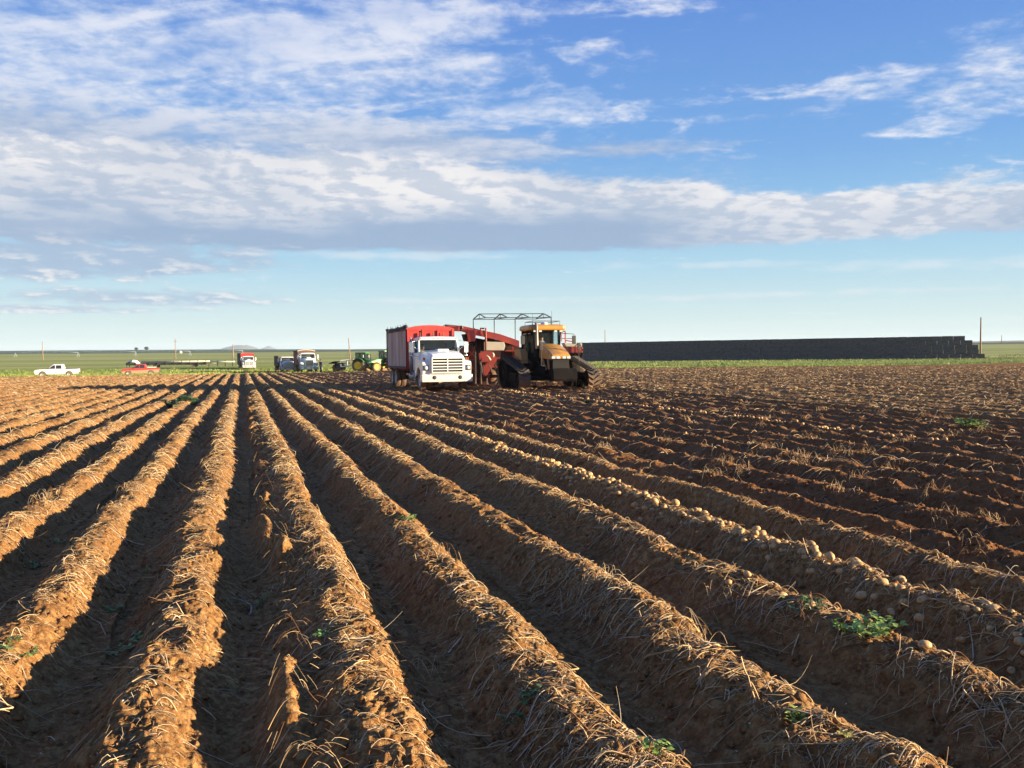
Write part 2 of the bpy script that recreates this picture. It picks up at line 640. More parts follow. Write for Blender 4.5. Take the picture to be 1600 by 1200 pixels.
# ------------------------------------------------------------------ materials of the land
def soil_material():
    m, t, b = base_mat('soil')
    g = t.node('ShaderNodeNewGeometry')
    pos = g.outputs['Position']
    sp = t.node('ShaderNodeSeparateXYZ')
    t.put(sp.inputs[0], pos)
    n = t.noise(pos, 2.2, 6.0, 0.65)
    nf = t.noise(pos, 46.0, 4.0, 0.7)
    c = t.mix(t.step(n, 0.3, 0.7), (0.195, 0.086, 0.028), (0.285, 0.140, 0.052))
    c = t.mix(t.mul(t.step(nf, 0.42, 0.72), 0.55), c, (0.38, 0.215, 0.09))
    c = t.mix(t.mul(t.step(nf, 0.5, 0.3), 0.5), c, (0.09, 0.038, 0.017))
    # freshly dug ground is damper and redder
    dugf = t.mul(t.step(sp.outputs[0], 5.3, 6.1), t.step(sp.outputs[0], 17.2, 18.2, 1.0, 0.0))
    c = t.mix(t.mul(dugf, 0.8), c, t.mix(t.step(n, 0.3, 0.7), (0.155, 0.060, 0.022), (0.25, 0.105, 0.042)))
    # matted dry litter that covers the undug rows
    big = t.noise(pos, 0.35, 3.0, 0.6)
    lit = t.mul(t.step(t.noise(pos, 17.0, 5.0, 0.75), 0.45, 0.62), t.step(big, 0.3, 0.7, 0.40, 0.85))
    lit = t.mul(lit, t.sub(1.0, t.mul(dugf, 0.8)))
    c = t.mix(lit, c, (0.50, 0.315, 0.14))
    c = t.mix(1.0, c, (0.86, 0.80, 0.68), 'MULTIPLY')
    t.put(b.inputs['Base Color'], c)
    b.inputs['Roughness'].default_value = 0.95
    b.inputs['Specular IOR Level'].default_value = 0.15
    bm = t.node('ShaderNodeBump')
    bm.inputs['Strength'].default_value = 0.8
    bm.inputs['Distance'].default_value = 0.02
    t.put(bm.inputs['Height'], t.add(t.noise(pos, 70.0, 5.0, 0.7), t.mul(t.noise(pos, 14.0, 4.0, 0.6), 1.4)))
    t.put(b.inputs['Normal'], bm.outputs[0])
    return m


def grass_material():
    m, t, b = base_mat('grassland')
    g = t.node('ShaderNodeNewGeometry')
    pos = g.outputs['Position']
    sp = t.node('ShaderNodeSeparateXYZ')
    t.put(sp.inputs[0], pos)
    X, Y, Z = sp.outputs
    d = t.m('SQRT', t.add(t.mul(X, X), t.mul(Y, Y)))
    n = t.noise(pos, 0.10, 6.0, 0.65)
    n2 = t.noise(pos, 1.3, 5.0, 0.7)
    weeds = t.mix(t.step(n2, 0.35, 0.65), (0.17, 0.225, 0.038), (0.30, 0.33, 0.075))
    weeds = t.mix(t.step(n, 0.52, 0.68, 0.0, 0.7), weeds, (0.36, 0.30, 0.10))
    # pastures and crops in long strips, parallel with the far edge
    st = t.noise(t.xyz(t.mul(X, 0.0012), t.mul(Y, 0.016), 0.0), 1.0, 5.0, 0.62)
    st2 = t.noise(t.xyz(t.mul(X, 0.012), t.mul(Y, 0.05), 0.0), 1.0, 4.0, 0.6)
    past = t.mix(t.step(st, 0.40, 0.60), (0.25, 0.275, 0.075), (0.37, 0.365, 0.125))
    past = t.mix(t.step(st2, 0.56, 0.70, 0.0, 0.6), past, (0.44, 0.42, 0.17))
    crop = t.mix(t.step(st2, 0.4, 0.6), (0.060, 0.090, 0.045), (0.085, 0.115, 0.060))
    tan = (0.30, 0.25, 0.15)
    az_ = t.mul(t.m('ARCTAN2', X, Y), 180 / math.pi)
    c = t.mix(t.step(d, 185, 260), weeds, past)
    c = t.mix(t.step(d, 1000, 1030), c, crop)
    c = t.mix(t.mul(t.step(az_, 40.5, 41.5), t.step(d, 1500, 1560)), c, tan)
    t.put(b.inputs['Base Color'], c)
    b.inputs['Roughness'].default_value = 0.9
    b.inputs['Specular IOR Level'].default_value = 0.1
    bm = t.node('ShaderNodeBump')
    bm.inputs['Strength'].default_value = 0.9
    bm.inputs['Distance'].default_value = 0.4
    t.put(bm.inputs['Height'], n2)
    t.put(b.inputs['Normal'], bm.outputs[0])
    return m


M_SOIL = soil_material()
M_GRASS = grass_material()


def polar_grid(az, rad, soil_name, grass_name):
    A, Rr = np.meshgrid(az, rad)
    a = np.radians(A) + TH
    x = Rr * np.sin(a)
    y = Rr * np.cos(a)
    na, nr = len(az), len(rad)
    daz = np.gradient(np.radians(az))
    dr = np.gradient(rad)
    cell = np.maximum(Rr * daz[None, :], dr[:, None] * 0.7)
    z = np.empty_like(x)
    for i in range(0, nr, 200):
        z[i:i + 200] = ground_z(x[i:i + 200], y[i:i + 200], cell[i:i + 200])
    v = np.stack([x, y, z], -1).reshape(-1, 3)
    i = np.arange(nr - 1)[:, None] * na + np.arange(na - 1)[None, :]
    f = np.stack([i, i + na, i + na + 1, i + 1], -1).reshape(-1, 4)
    xc = v[f[:, 0], 0]
    yc = v[f[:, 0], 1]
    g = yc > field_end(xc) + 1.2 * vnoise(xc * 0.35, yc * 0.35, 21) + 0.8 * vnoise(xc * 1.3, yc * 1.3, 22)
    out = []
    for sel, nm, mt in ((~g, soil_name, M_SOIL), (g, grass_name, M_GRASS)):
        if sel.sum() == 0 or nm is None:
            continue
        ff = f[sel]
        used = np.zeros(len(v), bool)
        used[ff.ravel()] = True
        remap = np.cumsum(used) - 1
        o = np_mesh(nm, v[used], remap[ff], mt, smooth=True)
        tag(o, kind='structure')
        out.append(o)
    return out


FINE_SCALE = 1.0
az_in = np.concatenate([np.arange(-46, -33, 0.16), np.arange(-33, 33, 0.066 * FINE_SCALE), np.arange(33, 62, 0.16), [62]])
rad = [0.35]
while rad[-1] < 175:
    r_ = rad[-1]
    rad.append(r_ * (1.03 if r_ < 2.3 else 1.0028 if r_ < 14 else 1.0023 if r_ < 70 else 1.003))
rad = np.array(rad)
polar_grid(az_in, rad, 'ground', 'grass_land')
az_out = np.arange(62, 314.01, 1.0)
polar_grid(az_out, np.concatenate([[0.35], np.geomspace(0.5, rad[-1], 160)]), 'ground', 'grass_land')
th = np.radians(np.linspace(0, 360, 49)[:-1])
cv = np.concatenate([[[0, 0, -0.12]], np.stack([0.36 * np.sin(th), 0.36 * np.cos(th), np.full(48, -0.12)], -1)])
cf = np.array([[0, 1 + (i + 1) % 48, 1 + i] for i in range(48)])
tag(np_mesh('ground', cv, cf, M_SOIL), kind='structure')
# open country out to the horizon
azf = np.linspace(-180, 180, 721)
rf = np.concatenate([[rad[-1] * 0.985], np.geomspace(rad[-1] * 1.01, 3000, 150), [5000, 9000]])
A, Rr = np.meshgrid(np.radians(azf) + TH, rf)
x = Rr * np.sin(A)
y = Rr * np.cos(A)
z = land_z(x, y)
z[0] -= 0.35
z[1:] += (Rr[1:] > 250) * (Rr[1:] / 1000.0) * 0.9 * vnoise(x[1:] * 0.004, y[1:] * 0.004, 31)
z[1:] += 0.0022 * np.clip(Rr[1:] - 1200, 0, 900) * vnoise(np.degrees(A[1:]) * 0.12, Rr[1:] * 0.0005, 33)
nn = len(azf)
i = np.arange(len(rf) - 1)[:, None] * nn + np.arange(nn - 1)[None, :]
f = np.stack([i, i + nn, i + nn + 1, i + 1], -1).reshape(-1, 4)
tag(np_mesh('grass_land', np.stack([x, y, z], -1).reshape(-1, 3), f, M_GRASS, smooth=True), kind='structure')

# two far buttes on the skyline
M_BUTTE = pmat('butte_rock', (0.075, 0.075, 0.075), (0.05, 0.05, 0.05), scale=0.004, rough=0.95)


def butte(px, d, prof, depth):
    """skyline profile [(px offset, px height over the horizon)], given real width, height and depth"""
    k = d / F_PX
    c = wpos(px, d)
    mb = MB()
    secs = []
    for j, s_ in enumerate((0.15, 0.7, 1.0, 0.75, 0.2)):
        ring = []
        for (ox, h) in prof:
            p = c + RIGHT * (ox * k * (0.6 + 0.4 * s_)) + FWD * ((j - 2) * depth / 4)
            ring.append((p.x, p.y, 25 + h * k * s_ * random.uniform(.94, 1.0)))
        secs.append(ring)
    n = len(prof)
    vs_ = [p for r_ in secs for p in r_]
    fs = [(a * n + b, a * n + b + 1, (a + 1) * n + b + 1, (a + 1) * n + b) for a in range(4) for b in range(n - 1)]
    mb.raw(vs_, fs, True)
    tag(mb.build('hills', M_BUTTE), kind='structure')


butte(378, 7000, [(-26, -3), (-20, 10), (-14, 17.5), (-8, 19.5), (0, 19), (4, 18), (8, 19.3), (14, 15), (20, 11), (30, -3)], 1200)
butte(421, 7600, [(-14, -3), (-9, 9), (-5, 15.5), (-1, 17.5), (3, 16), (8, 11), (14, -3)], 900)

# ------------------------------------------------------------------ dry haulms, litter and clods on the ridges
def tone_material(name, rough=0.8, extra=None, transl=False):
    m, t, b = base_mat(name)
    a = t.node('ShaderNodeVertexColor', layer_name='tone')
    g = t.node('ShaderNodeNewGeometry')
    n = t.noise(g.outputs['Position'], 60.0, 3.0, 0.6)
    t.put(b.inputs['Base Color'], t.mix(t.step(n, 0.3, 0.7, 0.0, 0.35), a.outputs['Color'], (0.16, 0.085, 0.035)) if not transl else a.outputs['Color'])
    b.inputs['Roughness'].default_value = rough
    b.inputs['Specular IOR Level'].default_value = 0.25
    return m


M_STRAW = tone_material('dry_straw')
M_LEAF = tone_material('green_leaf', 0.6, transl=True)


def strands(pts, rad, tone, name, mat):
    """pts (N,K,3), rad (N,K), tone (N,3) -> three-sided curved stalks as one mesh"""
    N, K, _ = pts.shape
    d = np.gradient(pts, axis=1)
    d /= np.linalg.norm(d, axis=2, keepdims=True) + 1e-9
    a = np.cross(d, np.array([0.03, 0.02, 1.0]))
    a /= np.linalg.norm(a, axis=2, keepdims=True) + 1e-9
    b = np.cross(d, a)
    ring = [pts + (a * math.cos(t) + b * math.sin(t)) * rad[..., None] for t in (R(90), R(210), R(330))]
    v = np.stack(ring, 2).reshape(-1, 3)
    base = (np.arange(N) * K * 3)[:, None, None] + (np.arange(K - 1) * 3)[None, :, None]
    k = np.arange(3)[None, None, :]
    f = np.stack([base + k, base + (k + 1) % 3, base + 3 + (k + 1) % 3, base + 3 + k], -1).reshape(-1, 4)
    col = np.repeat(tone, K * 3, axis=0)
    return np_mesh(name, v, f, mat, color=col)


def scatter(n, r0, r1, q, off=-0.05, sd=0.15, keep_dug=0.25, azr=36.0):
    """points on the ridges; areal density falls off as r**-q"""
    e = 2.0 - q
    u = rng.random(n)
    r = (r0 ** e + u * (r1 ** e - r0 ** e)) ** (1 / e)
    a = np.radians(rng.uniform(-azr, azr, n)) + TH
    x, y = r * np.sin(a), r * np.cos(a)
    i = np.argmin(np.abs(CREST[None, :] - x[:, None]), axis=1) if n < 20000 else np.clip(np.searchsorted((CREST[1:] + CREST[:-1]) / 2, x), 0, len(CREST) - 1)
    c = CREST[i]
    und = c > DUG0
    dug = und & (c < DUG1)
    o = rng.normal(off, sd, n)
    o = np.where(dug | (c > DUG1), rng.uniform(-0.45, 0.45, n), o)
    # patchy cover along every row
    pk = vnoise(c * 4.1, y * 0.55, 41) + 0.5 * vnoise(c * 2.1, y * 1.9, 42)
    keep = rng.random(n) < np.clip(0.62 + 1.1 * pk, 0.12, 1)
    keep &= ~dug | (rng.random(n) < keep_dug)
    keep &= y < field_end(x) - 0.5
    x = c + o
    return x[keep], y[keep], c[keep], dug[keep]


def tones(n, dark=0.35):
    pale = np.array([0.66, 0.47, 0.25])
    tan = np.array([0.50, 0.32, 0.145])
    brown = np.array([0.24, 0.12, 0.05])
    grey = np.array([0.60, 0.48, 0.33])
    u = rng.random((n, 1))
    c = np.where(u < 1 - dark, np.where(rng.random((n, 1)) < 0.2, grey, pale + (tan - pale) * rng.random((n, 1))), brown)
    return c * rng.uniform(0.75, 1.15, (n, 1))


def make_stalks(n, r0, r1, q, K, L0, L1, w0, w1, lift, dark, spread=32, grow=0.0, sd=0.15, off=-0.05, keep_dug=0.25, curl=0.5, wgrow=0.0):
    x, y, c, dug = scatter(n, r0, r1, q, off, sd, keep_dug)
    n = len(x)
    r = np.hypot(x, y)
    L = rng.uniform(L0, L1, n) * (1 + grow * r)
    ph = rng.normal(0, R(spread), n) + np.where(rng.random(n) < 0.5, 0, math.pi) + R(-8)
    wild = rng.random(n) < 0.22
    ph = np.where(wild, rng.uniform(0, 2 * math.pi, n), ph)
    s = np.linspace(-0.5, 0.5, K)[None, :]
    # mostly straight stems with a slight bow and now and then a sharp kink
    kk = rng.normal(0, 0.75, (n, K)) * (rng.random((n, K)) < 0.16) * (curl / 0.5)
    hd = ph[:, None] + np.cumsum(kk, 1) - np.cumsum(kk, 1)[:, K // 2:K // 2 + 1] + rng.normal(0, curl * 0.7, n)[:, None] * s
    st = L[:, None] / (K - 1)
    ox, oy = np.cumsum(np.cos(hd), 1) * st, np.cumsum(np.sin(hd), 1) * st
    px = x[:, None] + ox - ox.mean(1, keepdims=True)
    py = y[:, None] + oy - oy.mean(1, keepdims=True)
    gzv = ground_z(px, py, micro=False)
    up = np.abs(rng.normal(0, lift, n))[:, None]
    tip = np.where(rng.random((n, 1)) < 0.3, np.abs(rng.normal(0, lift * 1.6, (n, 1))), 0.0) * np.clip(s + 0.1, 0, 1) * 2
    wgt = (w0 + (w1 - w0) * rng.random(n) ** 1.5) * (1 + wgrow * r)
    # a stiff stem bridges the hollows: hold it near the chord of the ground it crosses
    stiff = rng.uniform(0.25, 1.0, (n, 1))
    lin = gzv[:, :1] + (gzv[:, -1:] - gzv[:, :1]) * (s + 0.5)
    gzv = np.maximum(gzv, gzv * (1 - stiff) + lin * stiff)
    sm = gzv.copy()
    sm[:, 1:-1] = 0.25 * gzv[:, :-2] + 0.5 * gzv[:, 1:-1] + 0.25 * gzv[:, 2:]
    sm = np.maximum(sm, gzv)
    pz = sm + wgt[:, None] * 0.9 + up * (1 - (2 * s) ** 2) + tip
    taper = 1.0 - 0.45 * (s + 0.5)
    P_ = np.stack([px, py, pz], -1)
    return P_, wgt[:, None] * taper * np.ones((n, K)), tones(n, dark)


def merge_strands(parts, name):
    """every batch has its own number of points; resample to one"""
    K = max(p[0].shape[1] for p in parts)
    P_, Q, T = [], [], []
    for p, r_, t in parts:
        k = p.shape[1]
        if k != K:
            src = np.linspace(0, 1, k)
            dst = np.linspace(0, 1, K)
            i = np.clip(np.searchsorted(src, dst) - 1, 0, k - 2)
            w = ((dst - src[i]) / (src[i + 1] - src[i]))[None, :, None]
            p = p[:, i] * (1 - w) + p[:, i + 1] * w
            r_ = r_[:, i] * (1 - w[..., 0]) + r_[:, i + 1] * w[..., 0]
        P_.append(p); Q.append(r_); T.append(t)
    return strands(np.concatenate(P_), np.concatenate(Q), np.concatenate(T), name, M_STRAW)


fine = make_stalks(78000, 2.2, 17, 1.35, 4, 0.03, 0.14, 0.0012, 0.0032, 0.010, 0.34, spread=50, sd=0.125, off=0.0, curl=0.6)
far = make_stalks(105000, 13, 112, 1.15, 4, 0.15, 0.42, 0.0040, 0.0070, 0.026, 0.28, spread=34, wgrow=0.022, sd=0.15, off=0.0)
o1 = merge_strands([fine, far], 'straw_litter')
tag(o1, 'thin dry potato straw and broken stems matted over all the ridges', 'straw litter', kind='stuff')
stalk = make_stalks(19000, 2.2, 34, 1.45, 8, 0.06, 0.24, 0.0026, 0.0058, 0.018, 0.14, spread=32, sd=0.12, off=-0.01, curl=0.5)
# straw lodged along the trampled strip of the wheelway
_c0 = CREST.copy()
CREST[:] = np.where(np.abs(CREST - 0.60) < 0.01, 0.26, CREST)
wheelway = make_stalks(5000, 2.2, 40, 1.4, 5, 0.03, 0.11, 0.0010, 0.0026, 0.010, 0.4, spread=70, sd=0.11, off=0.0)
CREST[:] = _c0
kw = np.abs(wheelway[0][:, 2, 0] - 0.26) < 0.22
wheelway = (wheelway[0][kw], wheelway[1][kw], wheelway[2][kw])
heavy = make_stalks(620, 2.2, 26, 1.6, 9, 0.25, 0.55, 0.0045, 0.0075, 0.018, 0.12, spread=40, sd=0.2, curl=0.55, keep_dug=0.5)
floor_bits = make_stalks(9000, 2.2, 30, 1.4, 5, 0.04, 0.30, 0.0012, 0.0040, 0.006, 0.45, spread=90, sd=0.45, off=0.0)
o2 = merge_strands([stalk, heavy, wheelway, floor_bits], 'dead_vines')
tag(o2, 'long pale dead potato vines lying across the ridges', 'dead vines', kind='stuff')

# side shoots and root ends on the heavy haulms
hp, hr, ht = heavy
sel = np.repeat(np.arange(len(hp)), 3)
k0 = rng.integers(1, 8, len(sel))
p0 = hp[sel, k0]
dirv = rng.normal(0, 1, (len(sel), 3)) * np.array([1, 1, 0.35])
dirv /= np.linalg.norm(dirv, axis=1, keepdims=True)
LL = rng.uniform(0.05, 0.24, len(sel))
ss = np.linspace(0, 1, 5)[None, :, None]
tw = rng.normal(0, 0.25, (len(sel), 1, 3)) * ss ** 2
pp = p0[:, None, :] + (dirv[:, None, :] * ss + tw) * LL[:, None, None]
g_ = ground_z(pp[..., 0], pp[..., 1], micro=False)
pp[..., 2] = np.maximum(pp[..., 2] - ss[..., 0] * 0.03, g_ + 0.003)
rr = hr[sel, k0][:, None] * np.linspace(0.6, 0.2, 5)[None, :]
o3 = strands(pp, rr, ht[sel] * 0.85, 'vine_shoots', M_STRAW)
tag(o3, 'wiry side shoots sticking out of the dead vines', 'dead vines', kind='stuff')

# upright broken stubs and tangled clumps, mostly on the dug ground
cx_, cy_, cc_, cd_ = scatter(800, 4.0, 60, 1.2, 0.0, 0.2, 1.0)
kp = cd_ | (rng.random(len(cx_)) < 0.18)
cx_, cy_ = cx_[kp], cy_[kp]
M_ = 26
sx = np.repeat(cx_, M_) + rng.normal(0, 0.09, len(cx_) * M_)
sy = np.repeat(cy_, M_) + rng.normal(0, 0.09, len(cx_) * M_)
n = len(sx)
s6 = np.linspace(0, 1, 6)[None, :]
an = rng.uniform(0, 2 * math.pi, n)[:, None] + rng.normal(0, 0.7, n)[:, None] * s6 * 2
LL = rng.uniform(0.06, 0.26, n)[:, None]
qx = sx[:, None] + np.cumsum(np.cos(an) * LL / 6, 1)
qy = sy[:, None] + np.cumsum(np.sin(an) * LL / 6, 1)
arch = rng.uniform(0.01, 0.13, n)[:, None] * np.sin(s6 * math.pi * rng.uniform(.6, 1.1, n)[:, None])
qz = ground_z(qx, qy, micro=False) + 0.004 + np.maximum(arch, 0)
rs = (0.0016 + 0.0001 * np.hypot(sx, sy))[:, None] * np.linspace(1, 0.5, 6)[None, :]
o4 = strands(np.stack([qx, qy, qz], -1), rs, tones(n, 0.5), 'vine_tangles', M_STRAW)
tag(o4, 'tangled tufts of dead vine thrown up on the dug soil', 'vine tangles', kind='stuff')

# crumpled leaf flakes
def flakes(n, r0, r1, q, s0, s1, grow):
    x, y, c, dg = scatter(n, r0, r1, q, -0.04, 0.17, 0.2)
    n = len(x)
    sz = rng.uniform(s0, s1, n) * (1 + grow * np.hypot(x, y))
    ctr = np.stack([x, y, ground_z(x, y, micro=False) + sz * 0.25], -1)
    a = rng.normal(0, 1, (n, 3)); a[:, 2] *= 0.45
    a /= np.linalg.norm(a, axis=1, keepdims=True)
    b = np.cross(a, rng.normal(0, 1, (n, 3))); b /= np.linalg.norm(b, axis=1, keepdims=True)
    nn_ = np.cross(a, b)
    h = sz[:, None]
    v = np.stack([ctr - a * h, ctr + b * h * .55 + nn_ * h * .25, ctr + a * h, ctr - b * h * .55 + nn_ * h * .35], 1).reshape(-1, 3)
    k = np.arange(n)[:, None] * 4
    f = np.concatenate([k + np.array([[0, 1, 2]]), k + np.array([[0, 2, 3]])])
    return v, f, np.repeat(tones(n, 0.62) * 0.9, 4, axis=0)


v1, f1, t1 = flakes(52000, 2.2, 18, 1.4, 0.004, 0.015, 0.0)
v2, f2, t2 = flakes(26000, 14, 80, 1.1, 0.012, 0.022, 0.02)
o5 = np_mesh('leaf_litter', np.concatenate([v1, v2]), np.concatenate([f1, f2 + len(v1)]), M_STRAW, color=np.concatenate([t1, t2]))
tag(o5, 'crumpled brown leaf scraps strewn over the ridges', 'leaf litter', kind='stuff')

# clods
t_ = (1 + 5 ** .5) / 2
ico_v = np.array([(-1, t_, 0), (1, t_, 0), (-1, -t_, 0), (1, -t_, 0), (0, -1, t_), (0, 1, t_), (0, -1, -t_), (0, 1, -t_), (t_, 0, -1), (t_, 0, 1), (-t_, 0, -1), (-t_, 0, 1)])
ico_v /= np.linalg.norm(ico_v[0])
ico_f = np.array([(0, 11, 5), (0, 5, 1), (0, 1, 7), (0, 7, 10), (0, 10, 11), (1, 5, 9), (5, 11, 4), (11, 10, 2), (10, 7, 6), (7, 1, 8), (3, 9, 4), (3, 4, 2), (3, 2, 6), (3, 6, 8), (3, 8, 9), (4, 9, 5), (2, 4, 11), (6, 2, 10), (8, 6, 7), (9, 8, 1)])


def lumps(x, y, sz, name, mat, sink=0.25, rough=0.28):
    n = len(x)
    V = ico_v[None] * (1 + rng.normal(0, rough, (n, 12, 1))) * rng.uniform(0.7, 1.2, (n, 1, 3))
    V = V * sz[:, None, None]
    V[..., 2] *= 0.8
    z = ground_z(x, y, micro=False) + sz * (0.5 - sink)
    V += np.stack([x, y, z], -1)[:, None, :]
    F = (np.arange(n) * 12)[:, None, None] + ico_f[None]
    return np_mesh(name, V.reshape(-1, 3), F.reshape(-1, 3), mat)


x, y, c, dg = scatter(70000, 2.2, 24, 1.4, 0.05, 0.20, 0.9)
sz = 0.003 + 0.026 * rng.random(len(x)) ** 4
o6 = lumps(x, y, sz, 'soil_clods', M_SOIL)
tag(o6, 'small crumbly clods of brown soil on the ridges and in the furrows', 'soil clods', kind='stuff')
x, y, c, dg = scatter(26000, 2.2, 16, 1.4, 0.0, 0.42, 0.9)
sz = 0.002 + 0.020 * rng.random(len(x)) ** 4
o8 = lumps(x, y, sz, 'soil_clods', M_SOIL)
tag(o8, 'loose crumbs of soil lying on the furrow floors near the camera', 'soil clods', kind='stuff')
x, y, c, dg = scatter(16000, 10, 70, 1.0, 0.0, 0.3, 1.0)
kp = dg | (rng.random(len(x)) < 0.15)
x, y = x[kp], y[kp]
o7 = lumps(x, y, 0.008 + 0.026 * rng.random(len(x)) ** 3, 'soil_clods', M_SOIL)
tag(o7, 'coarse reddish clods on the freshly dug ground', 'soil clods', kind='stuff')

# ------------------------------------------------------------------ potatoes turned out on the ridge
def potato_material():
    m, t, b = base_mat('potato_skin')
    oi = t.node('ShaderNodeObjectInfo')
    tcn = t.node('ShaderNodeTexCoord')
    g = t.node('ShaderNodeNewGeometry')
    n = t.noise(g.outputs['Position'], 45.0, 4.0, 0.6)
    c = t.mix(g.outputs['Random Per Island'], (0.44, 0.245, 0.085), (0.62, 0.37, 0.135))
    c = t.mix(t.mul(oi.outputs['Random'], 0.5), c, (0.42, 0.24, 0.09))
    c = t.mix(t.step(n, 0.46, 0.66, 0.0, 0.8), c, (0.25, 0.125, 0.05))
    t.put(b.inputs['Base Color'], c)
    b.inputs['Roughness'].default_value = 0.65
    return m


M_POTATO = potato_material()


def potato_geo(seed, nu=12, nv=8):
    r_ = np.random.default_rng(seed)
    ax = np.array([1.0, r_.uniform(.72, .88), r_.uniform(.62, .78)])
    v = [(0, 0, 1)]
    for i in range(1, nv):
        for k in range(nu):
            a, b = math.pi * i / nv, 2 * math.pi * k / nu
            v.append((math.sin(a) * math.cos(b), math.sin(a) * math.sin(b), math.cos(a)))
    v.append((0, 0, -1))
    v = np.array(v)
    off = r_.uniform(0, 9, 3)
    w = 1 + 0.22 * vnoise(v[:, 0] * 1.3 + off[0], v[:, 1] * 1.3 + v[:, 2] * 1.1 + off[1]) + 0.10 * vnoise(v[:, 0] * 3 + off[2], v[:, 2] * 3)
    v = v[:, [2, 0, 1]] * w[:, None] * ax
    f = [(0, 1 + (k + 1) % nu, 1 + k) for k in range(nu)]
    for i in range(nv - 2):
        for k in range(nu):
            a, b = 1 + i * nu + k, 1 + i * nu + (k + 1) % nu
            f.append((a, b, b + nu, a + nu))
    e = len(v) - 1
    f += [(e, 1 + (nv - 2) * nu + k, 1 + (nv - 2) * nu + (k + 1) % nu) for k in range(nu)]
    return v, f


p_meshes = []
for s_ in range(6):
    v, f = potato_geo(s_ + 1)
    me = bpy.data.meshes.new('potato')
    me.from_pydata([tuple(p) for p in v], [], f)
    me.polygons.foreach_set('use_smooth', np.ones(len(f), bool))
    me.materials.append(M_POTATO)
    p_meshes.append(me)


def potato(x, y, r, zoff=0.45, label=None, group=None):
    o = bpy.data.objects.new('potato', random.choice(p_meshes))
    COL.objects.link(o)
    o.location = (x, y, gz(x, y) + r * zoff)
    o.scale = (r * random.uniform(.9, 1.15),) * 3
    o.rotation_euler = (random.uniform(-.35, .35), random.uniform(-.35, .35), random.uniform(0, 6.28))
    tag(o, label, 'potato', group)
    return o


cand = []
yy = 2.6
while yy < 62:
    dens = 30 * (1 + 0.5 * float(vnoise(np.array([yy * 0.9]), np.array([3.3]))[()] if False else 1)) if False else 38
    yy += random.expovariate(dens)
    if vnoise(np.array([yy * 0.8]), np.array([5.0]))[0] < -0.42:
        continue
    cand.append((WIND[0] + random.gauss(0.02, 0.11), yy, random.choice((.022, .026, .030, .033, .037, .042)) * random.uniform(.9, 1.1)))
cand.sort(key=lambda c: c[0] ** 2 + c[1] ** 2)
placed = []
for (x, y, r) in cand:
    lvl = sum(1 for (a, b, q) in placed[-60:] if (a - x) ** 2 + (b - y) ** 2 < (0.8 * (r + q)) ** 2)
    if lvl > 1:
        continue
    placed.append((x, y, r))
    if len(placed) <= 295:
        potato(x, y, r, random.uniform(-.1, .55) + 0.75 * lvl, 'tan potato lying among straw in the long band of potatoes', 'potatoes lying in a band along the ridge')
rest = placed[295:]
# a second band farther out on the dug ground, and strays
yy = 9.0
while yy < 78:
    yy += random.expovariate(9)
    rest.append((WIND[1] + random.gauss(0, 0.13), yy, random.uniform(.028, .048)))
for i in range(170):
    r_ = 8 + 50 * random.random()
    a_ = TH + R(random.uniform(-6, 33))
    x, y = r_ * math.sin(a_), r_ * math.cos(a_)
    if x > DUG0:
        rest.append((x, y, random.uniform(.018, .03)))
V, Fq, Ft, k = [], [], [], 0
geos = [potato_geo(s_ + 1, 8, 6) for s_ in range(6)]
zs = ground_z(np.array([p[0] for p in rest]), np.array([p[1] for p in rest]), micro=False)
for (x, y, r), z0 in zip(rest, zs):
    v, f = random.choice(geos)
    a = random.uniform(0, 6.28)
    c_, s_ = math.cos(a), math.sin(a)
    vv = v * r * random.uniform(.9, 1.15)
    vv = np.stack([vv[:, 0] * c_ - vv[:, 1] * s_ + x, vv[:, 0] * s_ + vv[:, 1] * c_ + y, vv[:, 2] + z0 + r * .5], -1)
    V.append(vv)
    Ft += [tuple(i + k for i in q) for q in f]
    k += len(v)
me = bpy.data.meshes.new('potatoes')
me.from_pydata(np.concatenate(V).tolist(), [], Ft)
me.polygons.foreach_set('use_smooth', np.ones(len(Ft), bool))
me.materials.append(M_POTATO)
o = bpy.data.objects.new('potatoes', me)
COL.objects.link(o)
tag(o, 'far potatoes too small to tell apart, strewn in bands on the dug ridges', 'potatoes', kind='stuff')


def ground_pt(px, py, zc=0.0):
    """the point of the field seen at pixel (px, py) of the photo"""
    hy = 557.5 - 0.0106 * (px - 800)
    d = F_PX * (EYE - zc) / (py - hy)
    p = wpos(px, d)
    for _ in range(3):
        z = gz(p.x, p.y)
        d = F_PX * (EYE - z) / (py - hy)
        p = wpos(px, d)
    return p


for (px, py, r, lab) in (
        (1222, 935, .036, 'lone tan potato on a ridge crest, up the row from the green weed clump'),
        (1268, 952, .033, 'lone pale potato beside a bent straw on a ridge, just short of the green weeds'),
        (1447, 1018, .038, 'single potato on the ridge just past the big green weed clump'),
        (1167, 904, .030, 'dim potato at the bottom of a shaded furrow below the potato band'),
        (1360, 926, .034, 'single potato fallen just below the band of potatoes'),
        (1138, 955, .030, 'half buried potato on the shaded side of a ridge by a pale stem')):
    p = ground_pt(px, py)
    potato(p.x, p.y, r, 0.55, lab)


# ------------------------------------------------------------------ weeds
def leaf_verts(base, dirv, L, Wd, up):
    d = dirv.normalized()
    s_ = d.cross(up).normalized() * Wd
    n_ = s_.cross(d).normalized()
    return [base, base + d * L * .3 + s_ * .8 + n_ * L * .06, base + d * L * .65 + s_ + n_ * L * .05, base + d * L + n_ * -L * .1,
            base + d * L * .65 - s_ + n_ * L * .05, base + d * L * .3 - s_ * .8 + n_ * L * .06, base + d * L * .5 + n_ * L * .02]


